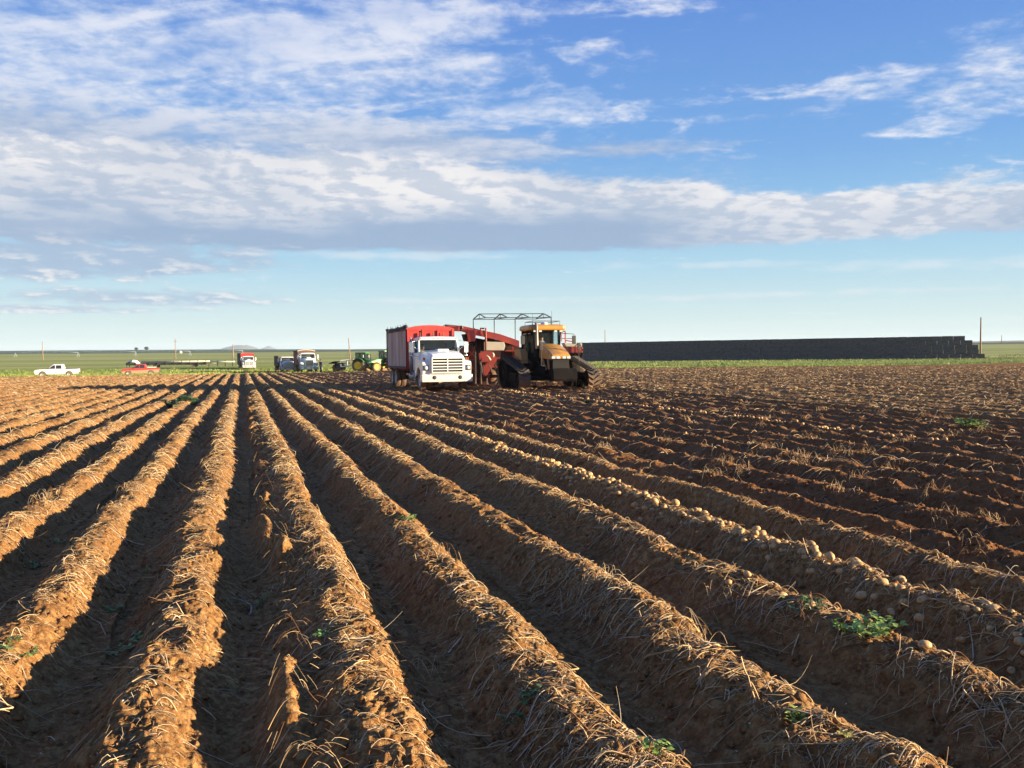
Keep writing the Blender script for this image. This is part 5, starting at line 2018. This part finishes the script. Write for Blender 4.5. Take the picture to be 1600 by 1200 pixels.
    panel(m, [(753, 562), (774, 560), (774, 563.5), (753, 566)], 49.6, .12)
    panel(m, [(756, 570), (766, 574), (758, 587), (754.5, 588)], 49.6, .12)
    m.build('digger_cheek', M_RED_BOOM, root)
    m = MB()
    m.tube([L(760, 555, 49.4), L(764, 558, 49.4), L(767, 563, 49.4)], .05, 6)
    m.tube([L(770, 551, 49.4), L(772, 554, 49.4), L(771, 558, 49.4)], .05, 6)
    m.build('hydraulic_hose', M_CREAMP, root)
    m = MB()
    m.tube([L(753, 560, 49.5), L(750, 566, 49.5), L(753, 574, 49.5), L(754, 596, 49.5)], .035, 6)
    m.tube([L(763, 564, 49.5), L(764, 571, 49.5), L(768, 577, 49.5), L(768, 590, 49.5)], .03, 6)
    m.build('hydraulic_hose', M_BLACK, root)
    m = MB()
    m.bar(L(758, 588, 50.4), L(900, 586, 50.4), .18)
    for k in range(8):
        x = 764 + 18 * k
        m.bar(L(x, 586, 50.4), L(x + 3, 600, 49.9), .08)
        panel(m, [(x, 597), (x + 11, 597), (x + 9, 605), (x + 2, 605)], 49.9, .08)
    m.build('digger_shares', M_DARKRED, root)
    # drawbar to the tractor
    m = MB()
    tb = inv @ ride(trac, (-2.3, 0, .8))
    c0 = L(830, 580, 50.4)
    m.bar(c0, tb, .22)
    m.bar(L(790, 583, 50.4), tb, .14)
    m.bar(L(868, 583, 50.4), tb, .14)
    m.build('drawbar', M_RED_DULL, root)
    # wheels
    for px in (768, 862):
        w = L(px, 580, 53.5)
        wheel(root, w.x, w.y, .62, .42, -1 if px < 800 else 1, M_RED_DULL)
    # canopy over the picking crew: posts, rafters and ridge only
    m = MB()
    D0, D1 = 51.6, 54.0
    feet = []
    for k in range(4):
        px = 747 + 34 * k
        y0 = 499.5 - .2 * k
        near_ = L(px + 13, y0 - 3.0, D0)
        pfar = Vector((near_.x - 2.3, near_.y - .15, near_.z))
        ridge = (near_ + pfar) / 2 + Vector((0, 0, .27))
        m.bar(near_, ridge, .05)
        m.bar(ridge, pfar, .05)
        m.bar(near_, pfar, .04)
        m.bar(ridge, (near_ + pfar) / 2, .035)
        feet.append((near_, pfar, ridge))
    for i in range(3):
        a, b = feet[0][i], feet[3][i]
        m.bar(a, b, .045)
    co = m.build('canopy_frame', M_GREENPIPE, root)
    for k in (0, 1, 2, 3):
        for q_ in (feet[k][1:2] if k < 3 else feet[k][:1]):
            m = MB()
            m.bar((q_.x, q_.y, 1.9), q_, .05)
            m.build('canopy_post', M_GREENPIPE, co)
    # guard rails on the far end
    m = MB()
    m.bar(L(884, 518, 51.5), L(884, 536, 51.5), .06)
    m.bar(L(878, 519.5, 51.5), L(884, 517, 51.5), .05)
    m.bar(L(878, 519.5, 51.5), L(878, 534, 51.5), .04)
    m.bar(L(878, 529, 51.5), L(896, 529, 51.5), .04)
    m.bar(L(896, 529, 51.5), L(896, 537, 51.5), .04)
    m.bar(L(884, 532, 51.5), L(900, 534.5, 51.5), .06)
    m.build('guard_rail', M_RED_BOOM, root)
    m = MB()
    m.tube([L(899, 556, 50.8), L(899, 541, 50.8), L(903, 537.5, 50.8), L(908, 539, 50.8), L(911, 548, 50.8)], .03, 6)
    m.bar(L(911.5, 540, 50.7), L(912.5, 570, 50.7), .05)
    m.build('hose_loop', M_BLACK, root)
    return root


M_RED_BOOM = pmat('boom_red', (0.42, 0.060, 0.035), (0.30, 0.045, 0.05), scale=1.2, rough=0.6, amount=0.8)
M_DARKRED = pmat('dirty_dark_red', (0.085, 0.022, 0.018), (0.040, 0.024, 0.022), scale=1.8, rough=0.8, amount=1.0)
M_CREAMP = pmat('cream_paint', (0.72, 0.64, 0.44), (0.60, 0.50, 0.34), scale=2.0, rough=0.5, amount=0.6)
M_GREENPIPE = pmat('green_grey_pipe', (0.10, 0.13, 0.125), (0.07, 0.09, 0.09), rough=0.5)
q = wpos(828, 51.5)
harvester(Vector((q.x, q.y, -0.16)), ROWS, 'red potato harvester with long loading boom reaching over the white truck')

# ------------------------------------------------------------------ pickups
def pickup(loc, rz, label, paint, lower=None, topper=False, ln=5.6):
    root = empty('pickup_truck', loc, rz)
    root.scale = (.86, .86, .90)
    tag(root, label, 'pickup')
    k = ln / 5.6
    zb, zl = .42, 1.08
    def A(cx, r_=.47):
        return [(cx + r_ * math.cos(R(a)), .38 + r_ * math.sin(R(a))) for a in range(5, 180, 14)]
    rx, fx = -1.55 * k, 1.75 * k
    low = [(-2.75 * k, zb + .1), (rx - .47, zb)] + A(rx)[::-1] + [(rx + .48, zb), (fx - .48, zb)] + A(fx)[::-1] + [(fx + .48, zb), (2.68 * k, zb + .02), (2.74 * k, zb + .2)]
    m = MB()
    y_ = .97
    body = low + [(2.74 * k, .80), (2.66 * k, 1.02), (1.15 * k, 1.14), (1.1 * k, zl), (-.95 * k, zl), (-2.75 * k, 1.12)]
    m.prism(body, 'y', -y_, y_)
    bo = m.build('body', paint, root, bevel=.03)
    if lower:
        for s_ in (-1, 1):
            m = MB()
            m.prism(low + [(2.745 * k, .66), (1.6 * k, .80), (0, .84), (-2.76 * k, .95)], 'y', *sorted((s_ * (y_ - .02), s_ * (y_ + .006))))
            m.build('dusty_panel', lower, bo)
    # cab greenhouse with inset glass
    def sec(x, w, z): return [(x[0], -w, z), (x[1], -w, z), (x[1], w, z), (x[0], w, z)]
    m = MB()
    m.loft([sec((-.95 * k, 1.12 * k), .93, zl), sec((-.80 * k, .45 * k), .78, 1.68), sec((-.74 * k, .30 * k), .70, 1.73)])
    co = m.build('cab', paint, root, bevel=.02)
    for s_ in (-1, 1):
        for (a, b, c_, d_) in (((.16, .98, .42, .16)), ((-.66, .08, .08, -.60))):
            m = MB()
            m.raw([(a * k, s_ * .925, 1.14), (b * k, s_ * .925, 1.14), (c_ * k, s_ * .795, 1.62), (d_ * k, s_ * .795, 1.62)], [(0, 1, 2, 3)])
            m.raw([(a * k, s_ * .915, 1.14), (b * k, s_ * .915, 1.14), (c_ * k, s_ * .785, 1.62), (d_ * k, s_ * .785, 1.62)], [(0, 1, 2, 3)])
            m.build('side_window', M_CARGLASS, co)
    m = MB()
    m.raw([(1.10 * k, -.83, 1.13), (1.10 * k, .83, 1.13), (.50 * k, .72, 1.64), (.50 * k, -.72, 1.64)], [(0, 1, 2, 3)])
    m.raw([(1.09 * k, -.83, 1.12), (1.09 * k, .83, 1.12), (.49 * k, .72, 1.63), (.49 * k, -.72, 1.63)], [(0, 1, 2, 3)])
    m.build('windshield', M_CARGLASS, co)
    m = MB()
    m.box(-2.68 * k, -1.02 * k, -.80, .80, 1.075, 1.16)
    m.build('bed_rail', M_BLACK, bo)
    m = MB()
    m.box(2.72 * k, 2.79 * k, -.80, .80, .62, .98, .02)
    g = m.build('grille', M_BLACK, bo)
    m = MB()
    m.box(2.66 * k, 2.86 * k, -.97, .97, .42, .62, .04)
    m.build('bumper', M_BLACK, bo)
    m = MB()
    m.box(-2.90 * k, -2.74 * k, -.95, .95, .50, .70, .03)
    m.build('rear_bumper', M_CHROME, bo)
    for s_ in (-1, 1):
        m = MB()
        m.box(2.68 * k, 2.77 * k, s_ * .82 - .12, s_ * .82 + .12, .74, .98, .02)
        m.build('headlight', M_LENS, bo)
        m = MB()
        m.box(-2.77 * k, -2.70 * k, s_ * .88 - .08, s_ * .88 + .08, .75, 1.08, .01)
        m.build('tail_light', M_RED, bo)
        m = MB()
        m.box(.92 * k, 1.05 * k, s_ * .95, s_ * 1.14, 1.12, 1.30, .03)
        m.build('mirror', M_BLACK, co)
        m = MB()
        for x in (-.45, .32):
            m.box(x * k, x * k + .14, s_ * .972, s_ * .99, .95, .99)
        m.build('door_handle', M_BLACK, bo)
        for x in (rx, fx):
            wheel(root, x, s_ * .84, .38, .24, s_, rim_mat=M_STEEL, tyre=M_TYRED)
    if topper:
        m = MB()
        m.box(-2.3 * k, -1.0 * k, -.72, .72, 1.165, 1.30, .03)
        m.build('tool_box', M_CREAMP, root)
    return root


M_CARGLASS = pmat('tinted_glass', (0.03, 0.03, 0.035), (0.04, 0.04, 0.05), rough=0.1)
M_TYRED = pmat('dusty_tyre', (0.20, 0.13, 0.085), (0.10, 0.07, 0.05), rough=0.95)
M_PDUST = pmat('dusty_red_paint', (0.50, 0.22, 0.14), (0.42, 0.24, 0.16), scale=3, rough=0.9)
M_PRED = pmat('pickup_red', (0.42, 0.035, 0.03), (0.45, 0.10, 0.07), scale=1.5, rough=0.4, coat=0.2)


def heading(deg_toward):
    """to the left of the view, turned towards the camera by so many degrees"""
    v = -RIGHT * math.cos(R(deg_toward)) - FWD * math.sin(R(deg_toward))
    return math.atan2(v.y, v.x)


pickup(on_ground(90, 106), heading(20), 'white crew cab pickup parked in the grass, farther along from the red one', M_WHITE)
pickup(on_ground(220, 117, -.05), heading(20), 'red pickup coated with tan dust, pale box in its bed', M_PRED, M_PDUST, True, ln=5.4)

# ------------------------------------------------------------------ green tractors
def row_tractor(loc, rz, label, loader=False):
    root = empty('farm_tractor', loc, rz)
    tag(root, label, 'tractor')
    for s_ in (-1, 1):
        wheel(root, -1.0, s_ * .95, .92, .46, s_, M_YRIM, .58, lugs=22)
        wheel(root, 1.45, s_ * .90, .62, .36, s_, M_YRIM, .55, lugs=18)
    m = MB()
    m.box(-1.5, 1.9, -.26, .26, .62, 1.05, .03)
    m.tube([(-1.0, -.8, .92), (-1.0, .8, .92)], .14, 10)
    m.tube([(1.45, -.8, .62), (1.45, .8, .62)], .10, 10)
    m.build('chassis', M_GREEN, root)
    m = MB()
    def s(x, w, a, b): return [(x, -w, a), (x, -w, b - .1), (x, -w + .12, b), (x, w - .12, b), (x, w, b - .1), (x, w, a)]
    m.loft([s(.0, .42, 1.0, 1.78), s(1.2, .40, .98, 1.66), s(1.95, .34, .98, 1.45), s(2.08, .28, 1.0, 1.30)])
    ho = m.build('hood', M_GREEN, root)
    for s_ in (-1, 1):
        m = MB()
        m.box(.35, 1.8, s_ * .405, s_ * .43, 1.22, 1.31)
        m.build('stripe', M_YRIM, ho)
        m = MB()
        m.box(2.0, 2.1, s_ * .18 - .08, s_ * .18 + .08, 1.12, 1.28)
        m.build('headlight', M_LENS, ho)
        m = MB()
        arc = [(-1.0 + 1.05 * math.cos(R(a)), .92 + 1.05 * math.sin(R(a))) for a in range(30, 150, 12)]
        m.prism(arc + [(x, z - .06) for x, z in arc[::-1]], 'y', *sorted((s_ * .62, s_ * 1.18)))
        m.build('fender', M_GREEN, root)
        m = MB()
        m.box(-.2, -.12, s_ * 1.1 - .08, s_ * 1.1 + .08, 2.05, 2.4)
        m.tube([(-.2, s_ * .7, 2.4), (-.16, s_ * 1.1, 2.42)], .02, 5)
        m.build('mirror', M_LENS, root)
        m = MB()
        m.box(-.12, -.02, s_ * .62 - .09, s_ * .62 + .09, 2.62, 2.74)
        m.build('work_lamp', M_LENS, root)
    m = MB()
    X0, X1, w = -.05, -1.45, .72
    for s_ in (-1, 1):
        for x in (X0, -.75, X1):
            m.bar((x, s_ * w, 1.2), (x - .02, s_ * (w - .04), 2.62), .07)
    m.box(X1, X0, -w, w, 1.1, 1.5)
    co = m.build('cab', M_DARK, root)
    m = MB()
    m.box(X1 - .08, X0 + .12, -w - .06, w + .06, 2.62, 2.80, .06)
    m.build('roof', M_GREEN, co)
    m = MB()
    m.raw([(X0, -w, 1.5), (X0, w, 1.5), (X0 - .02, w - .04, 2.62), (X0 - .02, -w + .04, 2.62)], [(0, 1, 2, 3)])
    m.raw([(X1, -w, 1.5), (X1, w, 1.5), (X1, w - .04, 2.62), (X1, -w + .04, 2.62)], [(0, 1, 2, 3)])
    for s_ in (-1, 1):
        m.raw([(X0, s_ * w, 1.5), (X1, s_ * w, 1.5), (X1, s_ * (w - .04), 2.62), (X0, s_ * (w - .04), 2.62)], [(0, 1, 2, 3)])
    m.build('cab_glass', M_GLASS, co)
    m = MB()
    m.box(-1.15, -.75, -.25, .25, 1.5, 1.75)
    m.box(-1.2, -1.08, -.25, .25, 1.7, 2.25)
    m.build('seat', M_CABIN, co)
    m = MB()
    m.tube([(.35, .50, 1.6), (.35, .50, 2.6)], .05, 8)
    m.build('exhaust_pipe', M_BLACK, root)
    return root


def dirx(deg_):
    v = RIGHT * math.cos(R(deg_)) - FWD * math.sin(R(deg_))
    return math.atan2(v.y, v.x)


ta = row_tractor(on_ground(574, 128, .05), dirx(12), 'green farm tractor seen broadside, hitched to a white framed roller')
tb_ = row_tractor(on_ground(597, 120, .05), heading(42), 'bright green tractor with yellow wheels half hidden behind the bulk box')


def roller(loc, rz):
    root = empty('field_roller', loc, rz)
    tag(root, 'dark drum roller with white frame behind the broadside green tractor', 'farm implement')
    m = MB()
    m.lathe([(.001, -1.3), (.52, -1.3), (.56, -1.25), (.56, 1.25), (.52, 1.3), (.001, 1.3)], (-2.3, 0, .60), 'y', 24)
    for k in range(12):
        a = 2 * math.pi * k / 12
        m.box(-2.3 + .56 * math.cos(a) - .03, -2.3 + .56 * math.cos(a) + .03, -1.25, 1.25, .60 + .56 * math.sin(a) - .03, .60 + .56 * math.sin(a) + .03)
    m.build('drum', M_BLACK, root)
    m = MB()
    for s_ in (-1, 1):
        m.bar((-1.55, s_ * 1.1, .75), (-1.55, s_ * 1.1, 1.65), .16)
        m.bar((-1.55, s_ * 1.1, 1.62), (-.35, s_ * .8, 1.78), .16)
        m.bar((-1.55, s_ * 1.1, .78), (.15, s_ * .7, .95), .14)
    m.bar((-1.55, -1.1, 1.62), (-1.55, 1.1, 1.62), .12)
    m.bar((-1.55, -1.1, .78), (-1.55, 1.1, .78), .12)
    m.build('white_frame', M_WHITE, root)
    m = MB()
    for s_ in (-1, 1):
        m.bar((-3.3, s_ * 1.3, 1.25), (-1.2, s_ * 1.3, 1.25), .12)
        m.bar((-2.3, s_ * 1.38, .6), (-2.3, s_ * 1.38, 1.25), .12)
    m.bar((-3.3, -1.3, 1.25), (-3.3, 1.3, 1.25), .12)
    for y in (-1, -.5, 0, .5, 1):
        m.bar((-3.3, y, 1.3), (-2.6, y, 1.55), .07)
    m.build('rear_frame', M_DARK, root)
    return root


q = ride(ta, (-2.0, 0, 0))
roller(Vector((q.x, q.y, q.z)), dirx(12))
# yellow fuel tank cart between the two tractors
q = on_ground(584, 134)
cart = empty('tank_cart', q, dirx(10))
tag(cart, 'yellow tank cart standing between the two green tractors', 'cart')
m = MB()
m.lathe([(.001, -.75), (.40, -.72), (.48, -.6), (.48, .6), (.40, .72), (.001, .75)], (0, 0, 1.45), 'x', 20)
m.build('tank', M_YRIM, cart)
m = MB()
m.box(-.9, .9, -.5, .5, .80, .92)
for x in (-.5, .5):
    m.box(x - .06, x + .06, -.42, .42, .90, 1.15)
m.bar((.9, 0, .85), (2.0, 0, .55), .10)
m.build('frame', M_GREEN, cart)
for s_ in (-1, 1):
    wheel(cart, 0, s_ * .62, .42, .24, s_, M_YRIM)

# ------------------------------------------------------------------ the long stack of big bales
M_HAY = pmat('weathered_hay', (0.135, 0.105, 0.09), (0.08, 0.066, 0.06), scale=2.6, rough=1.0, amount=1.0, bump=0.6)


def bale_mesh(seed):
    import bmesh
    rd = random.Random(seed)
    bm = bmesh.new()
    bmesh.ops.create_cube(bm, size=1.0)
    bmesh.ops.subdivide_edges(bm, edges=bm.edges[:], cuts=5, use_grid_fill=True)
    for v in bm.verts:
        x, y, z = v.co
        k = 1 - 0.10 * (max(abs(x), abs(z)) > .49 and max(abs(y), abs(z)) > .49 and (abs(x) > .49) + (abs(y) > .49) + (abs(z) > .49) > 1)
        groove = 0.985 if int(round((x + .5) * 6)) % 2 else 1.0
        v.co = Vector((x * 2.36 * (1 + rd.uniform(-.012, .012)), y * 1.20 * k * groove * rd.uniform(.97, 1.03), z * 1.08 * (1 - .4 * (1 - k)) * groove * rd.uniform(.985, 1.01)))
    me = bpy.data.meshes.new('hay_bale')
    bm.to_mesh(me)
    bm.free()
    me.materials.append(M_HAY)
    return me


bmesh_list = [bale_mesh(i) for i in range(6)]
pl, pr = wpos(898, 246), wpos(1521, 201)
dirv = (pl - pr)
ltot = dirv.length
dirv.normalize()
rzb = math.atan2(dirv.y, dirv.x)
perp = Vector((-dirv.y, dirv.x, 0))
if perp.dot(FWD) < 0:
    perp = -perp
ends = [-2.3, -1.1, -1.0, .2, 1.7]
nb = 0
for lay in range(5):
    x = ends[lay]
    col = 0
    while x < ltot:
        q = pr + dirv * (x + 1.2) + perp * random.uniform(-.10, .10)
        zb_ = float(land_z(np.array([q.x]), np.array([q.y]))[0])
        last = col == 0
        for back in ((0, 1) if (lay == 4 or last) else (0,)):
            o = bpy.data.objects.new('hay_bale', random.choice(bmesh_list))
            COL.objects.link(o)
            o.location = (q + perp * (1.24 * back)) + Vector((0, 0, zb_ + .52 + lay * 1.03 + random.uniform(-.02, .02)))
            o.rotation_euler = (random.uniform(-.01, .01) + (math.pi if random.random() < .5 else 0), random.uniform(-.008, .008), rzb + random.uniform(-.02, .02))
            if back:
                lab = 'dark hay bale in the back row of the long stack'
                if last:
                    lab = 'end bale in the back row of the long hay stack, stepped side'
            elif last:
                lab = ['bottom bale at the stepped end of the long hay stack, near the pole', 'second layer bale at the stepped end of the hay stack, near the pole',
                       'middle layer bale at the stepped end of the hay stack, near the pole', 'fourth layer bale at the stepped end of the hay stack, near the pole',
                       'topmost bale at the stepped end of the long hay stack'][lay]
            elif lay == 4:
                lab = 'dark hay bale on the top layer of the long stack'
            else:
                lab = 'dark hay bale on the %s layer of the long stack' % ['bottom', 'second', 'middle', 'fourth'][lay]
            tag(o, lab, 'hay bale', 'bales in the long hay stack')
            nb += 1
        x += 2.42
        col += 1

# ------------------------------------------------------------------ poles, pivot, far things
M_WOOD = pmat('pole_wood', (0.30, 0.20, 0.12), (0.20, 0.13, 0.08), scale=6, rough=0.9, streak=True)


def utility_pole(px, d, h, label, arm=False, lean=0.0, r_=.14):
    q = wpos(px, d)
    z = float(land_z(np.array([q.x]), np.array([q.y]))[0]) if d > 170 else gz(q.x, q.y)
    root = empty('utility_pole', (q.x, q.y, z - .2))
    tag(root, label, 'utility pole', 'utility poles across the grassland')
    m = MB()
    top = RIGHT * (-lean * h)
    m.tube([(0, 0, 0), tuple(top * .5 + Vector((0, 0, h * .5))), tuple(top + Vector((0, 0, h)))], [r_ * 1.25, r_, r_ * .75], 10)
    po = m.build('pole', M_WOOD, root)
    m = MB()
    if arm:
        m.bar(tuple(top + Vector((0, 0, h - .9)) - RIGHT * .45), tuple(top + Vector((0, 0, h - .9)) + RIGHT * .45), .12)
        for s_ in (-1, 0, 1):
            m.lathe([(.001, 0), (.07, .02), (.08, .12), (.04, .2), (.001, .22)], tuple(top + Vector((0, 0, h - .84)) + RIGHT * (.38 * s_)) if s_ else tuple(top + Vector((0, 0, h))), 'z', 8)
        m.build('cross_arm', M_WOOD, root)
    else:
        m.lathe([(.001, 0), (.07, .02), (.08, .12), (.04, .2), (.001, .22)], tuple(top + Vector((0, 0, h))), 'z', 8)
        m.build('insulator', M_LENS, root)
    return root


utility_pole(68, 330, 7.4, 'bare wooden pole standing beyond the white pickup', lean=.01)
utility_pole(275, 330, 8.0, 'wooden pole with a short cross arm above the long dark trailer', True, lean=-.005)
utility_pole(365, 340, 5.9, 'short pale pole rising behind the distant red topped truck', r_=.2)
utility_pole(548, 250, 7.3, 'slightly leaning wooden pole beyond the roller and broadside green tractor', lean=.055)
utility_pole(946, 300, 9.6, 'pole top sticking up over the hay stack, closest to the yellow tractor')
utility_pole(1532, 212, 9.9, 'tall dark pole at the stepped end of the hay stack', lean=-.01, r_=.19)
utility_pole(1565, 900, 9.0, 'tiny far pole on the horizon past the end of the hay stack', r_=.3)

# centre pivot irrigator far out in the pasture
M_GALV = pmat('galvanised_pipe', (0.55, 0.58, 0.55), (0.45, 0.47, 0.45), rough=0.4, metal=0.4)
q0 = wpos(210, 470)
piv = empty('pivot_irrigator', (q0.x, q0.y, 3.1))
tag(piv, 'long irrigation boom on thin wheeled towers far out in the pasture', 'irrigator')
tp = []
for px in (25, 123, 213, 298, 380):
    w = wpos(px, 470) - Vector((q0.x, q0.y, 0))
    tp.append(w)
    tw = MB()
    for s_ in (-1, 1):
        for f_ in (-1, 1):
            tw.bar(tuple(w + FWD * (1.6 * f_) + RIGHT * (.25 * s_) + Vector((0, 0, .4))), tuple(w + Vector((0, 0, 3.2))), .12)
    tw.bar(tuple(w - FWD * 1.6 + Vector((0, 0, .5))), tuple(w + FWD * 1.6 + Vector((0, 0, .5))), .14)
    t_o = tw.build('tower', M_GALV, piv)
    for f_ in (-1, 1):
        m = MB()
        c_ = w + FWD * (1.6 * f_) + Vector((0, 0, .5))
        m.lathe([(.001, -.12), (.48, -.12), (.5, 0), (.48, .12), (.001, .12)], tuple(c_), 'x', 12)
        m.build('wheel', M_RUBBER, t_o)
for a, b in zip(tp, tp[1:]):
    m = MB()
    pts = [a.lerp(b, t) + Vector((0, 0, 3.2 + .9 * math.sin(math.pi * t))) for t in np.linspace(0, 1, 9)]
    m.tube([tuple(p_) for p_ in pts], .08, 6)
    pts2 = [a.lerp(b, t) + Vector((0, 0, 3.2 - .3 * math.sin(math.pi * t))) for t in np.linspace(0, 1, 9)]
    m.tube([tuple(p_) for p_ in pts2], .03, 4)
    for i in range(1, 8):
        m.bar(tuple(pts[i]), tuple(pts2[i]), .04)
    m.build('span', M_GALV, piv)

# long low trailer of pipes beyond the red pickup
M_PLANK = pmat('dark_planks', (0.060, 0.045, 0.035), (0.10, 0.075, 0.055), scale=5, rough=0.9)
M_PALEP = pmat('pale_pipes', (0.62, 0.60, 0.46), (0.5, 0.47, 0.36), scale=6, rough=0.6)
q = on_ground(275, 196)
tl = empty('pipe_trailer', (q.x, q.y, .05), -TH)
tag(tl, 'long low dark trailer loaded with pale pipes beyond the red pickup', 'trailer')
m = MB()
m.box(-7.2, 7.2, -1.1, 1.1, .55, .72)
m.box(-7.2, 7.2, -1.12, -1.04, .72, 1.08)
m.box(-7.2, 7.2, 1.04, 1.12, .72, 1.08)
m.build('bed', M_PLANK, tl)
for i in range(9):
    m = MB()
    x = -7.1 + 14.2 * i / 8
    m.box(x - .07, x + .07, -1.20, -1.125, .40, 1.40)
    m.box(x - .07, x + .07, 1.125, 1.20, .40, 1.40)
    m.build('stake', M_PLANK, tl)
m = MB()
for j, z in enumerate((1.17, 1.33)):
    for k in range(9 - j):
        y = -.95 + .22 * k + .11 * j
        m.tube([(-7.3 + random.uniform(-.2, .3), y, z), (7.3 + random.uniform(-.3, .3), y, z)], .09, 6)
m.build('pipes', M_PALEP, tl)
for x in (-4.2, 4.2):
    for s_ in (-1, 1):
        wheel(tl, x, s_ * .95, .38, .22, s_)
q = on_ground(345, 198)
pf = empty('pipe_rail', (q.x, q.y, .05), -TH)
tag(pf, 'pale horizontal pipe on dark posts between the trailer and the distant truck', 'pipe rail')
m = MB()
m.tube([(-2.9, 0, 1.12), (3.2, 0, 1.12)], .14, 8)
m.tube([(-2.9, 0, .80), (-.6, 0, .80)], .05, 8)
m.build('pipe', M_PALEP, pf)
for x in (-2.6, -.6, 1.1, 2.7):
    m = MB()
    m.box(x - .10, x + .10, -.10, .10, 0, 1.40)
    m.build('post', M_PLANK, pf)
q = on_ground(207, 200)
hp_ = empty('tarped_hopper', (q.x, q.y, .05), -TH)
tag(hp_, 'small hopper under a white and pale blue tarp above the red pickup', 'hopper')
m = MB()
m.loft([[(-1.0, -.8, .5), (1.3, -.8, .5), (1.3, .8, .5), (-1.0, .8, .5)], [(-1.1, -.9, 1.0), (1.3, -.9, 1.0), (1.3, .9, 1.0), (-1.1, .9, 1.0)]])
for x in (-.9, 1.1):
    for y in (-.7, .7):
        m.box(x - .06, x + .06, y - .06, y + .06, 0, .5)
m.build('bin', M_PLANK, hp_)
m = MB()
m.loft([[(-1.2, -.95, .95), (-1.0, -.4, 1.05), (-1.0, .4, 1.05), (-1.2, .95, .95)], [(-.3, -.95, 1.2), (-.2, -.4, 1.55), (-.2, .4, 1.55), (-.3, .95, 1.2)],
        [(.3, -.95, 1.3), (.35, -.4, 1.72), (.35, .4, 1.72), (.3, .95, 1.3)]])
m.build('blue_tarp', pmat('blue_tarp', (.22, .42, .46), rough=.6), hp_)
m = MB()
m.loft([[(.3, -.97, 1.3), (.35, -.4, 1.74), (.35, .4, 1.74), (.3, .97, 1.3)], [(1.0, -.97, 1.2), (1.0, -.4, 1.6), (1.0, .4, 1.6), (1.0, .97, 1.2)],
        [(1.45, -.97, .9), (1.45, -.4, 1.15), (1.45, .4, 1.15), (1.45, .97, .9)]])
m.build('white_tarp', M_WHITE, hp_)
# a white tank far off
q = wpos(283, 900)
wt = empty('storage_tank', (q.x, q.y, 8.0))
tag(wt, 'tiny white storage tank far off below the skyline', 'tank')
m = MB()
m.lathe([(.001, 0), (1.5, 0), (1.5, 2.4), (1.2, 2.9), (.001, 3.1)], (0, 0, 0), 'z', 18)
m.build('shell', M_WHITE, wt)
m = MB()
m.lathe([(.25, 3.05), (.25, 3.35), (.001, 3.4)], (0, 0, 0), 'z', 12)
m.build('hatch', M_STEEL, wt)

# two round trees on the skyline
M_BARK = pmat('bark', (.08, .06, .045), rough=.95)


def far_tree(px, d, h, w, label):
    q = wpos(px, d)
    z = float(land_z(np.array([q.x]), np.array([q.y]))[0])
    root = empty('tree', (q.x, q.y, z - .3))
    tag(root, label, 'tree')
    m = MB()
    m.tube([(0, 0, 0), (.1, 0, h * .35), (0, .1, h * .7)], [.35, .25, .1], 8)
    for k in range(5):
        a = k * 1.3
        m.tube([(0, 0, h * .3), (math.cos(a) * w * .3, math.sin(a) * w * .3, h * (.55 + .05 * k))], [.15, .05], 5)
    m.build('trunk', M_BARK, root)
    n = 900
    d3 = rng.normal(0, 1, (n, 3))
    d3 /= np.linalg.norm(d3, axis=1, keepdims=True)
    rr_ = rng.random((n, 1)) ** .4
    c = d3 * rr_ * np.array([w / 2, w / 2, h * .36]) * (1 + .25 * vnoise(d3[:, :1] * 2.2, d3[:, 1:2] * 2.2 + d3[:, 2:]))
    c[:, 2] += h * .62
    a = rng.normal(0, .38, (n, 3))
    b = rng.normal(0, .38, (n, 3))
    v = np.stack([c - a, c + b, c + a, c - b], 1).reshape(-1, 3)
    k = np.arange(n)[:, None] * 4
    f = np.concatenate([k + np.array([[0, 1, 2]]), k + np.array([[0, 2, 3]])])
    t = np.repeat(np.array([[.045, .075, .03]]) * rng.uniform(.6, 1.4, (n, 1)), 4, axis=0)
    o = np_mesh('crown', v, f, M_LEAF, color=t)
    o.parent = root


far_tree(214, 1900, 8, 7, 'small round dark tree on the skyline, the lower of two')
far_tree(230, 1900, 9.5, 9, 'broader dark tree on the skyline beside a smaller one')

# ------------------------------------------------------------------ the air between the camera and the far country
hm = MB()
hm.box(-9500, 9500, -9500, 9500, -3.0, 150.0)
hz_m = bpy.data.materials.new('haze_air')
hz_m.use_nodes = True
hnt = hz_m.node_tree
hnt.nodes.remove(hnt.nodes['Principled BSDF'])
pv = hnt.nodes.new('ShaderNodeVolumePrincipled')
pv.inputs['Color'].default_value = (0.70, 0.85, 1.0, 1)
pv.inputs['Density'].default_value = 0.00007
pv.inputs['Anisotropy'].default_value = 0.0
hnt.links.new(pv.outputs[0], [n for n in hnt.nodes if n.type == 'OUTPUT_MATERIAL'][0].inputs['Volume'])
ho_ = hm.build('haze', hz_m)
tag(ho_, kind='stuff')
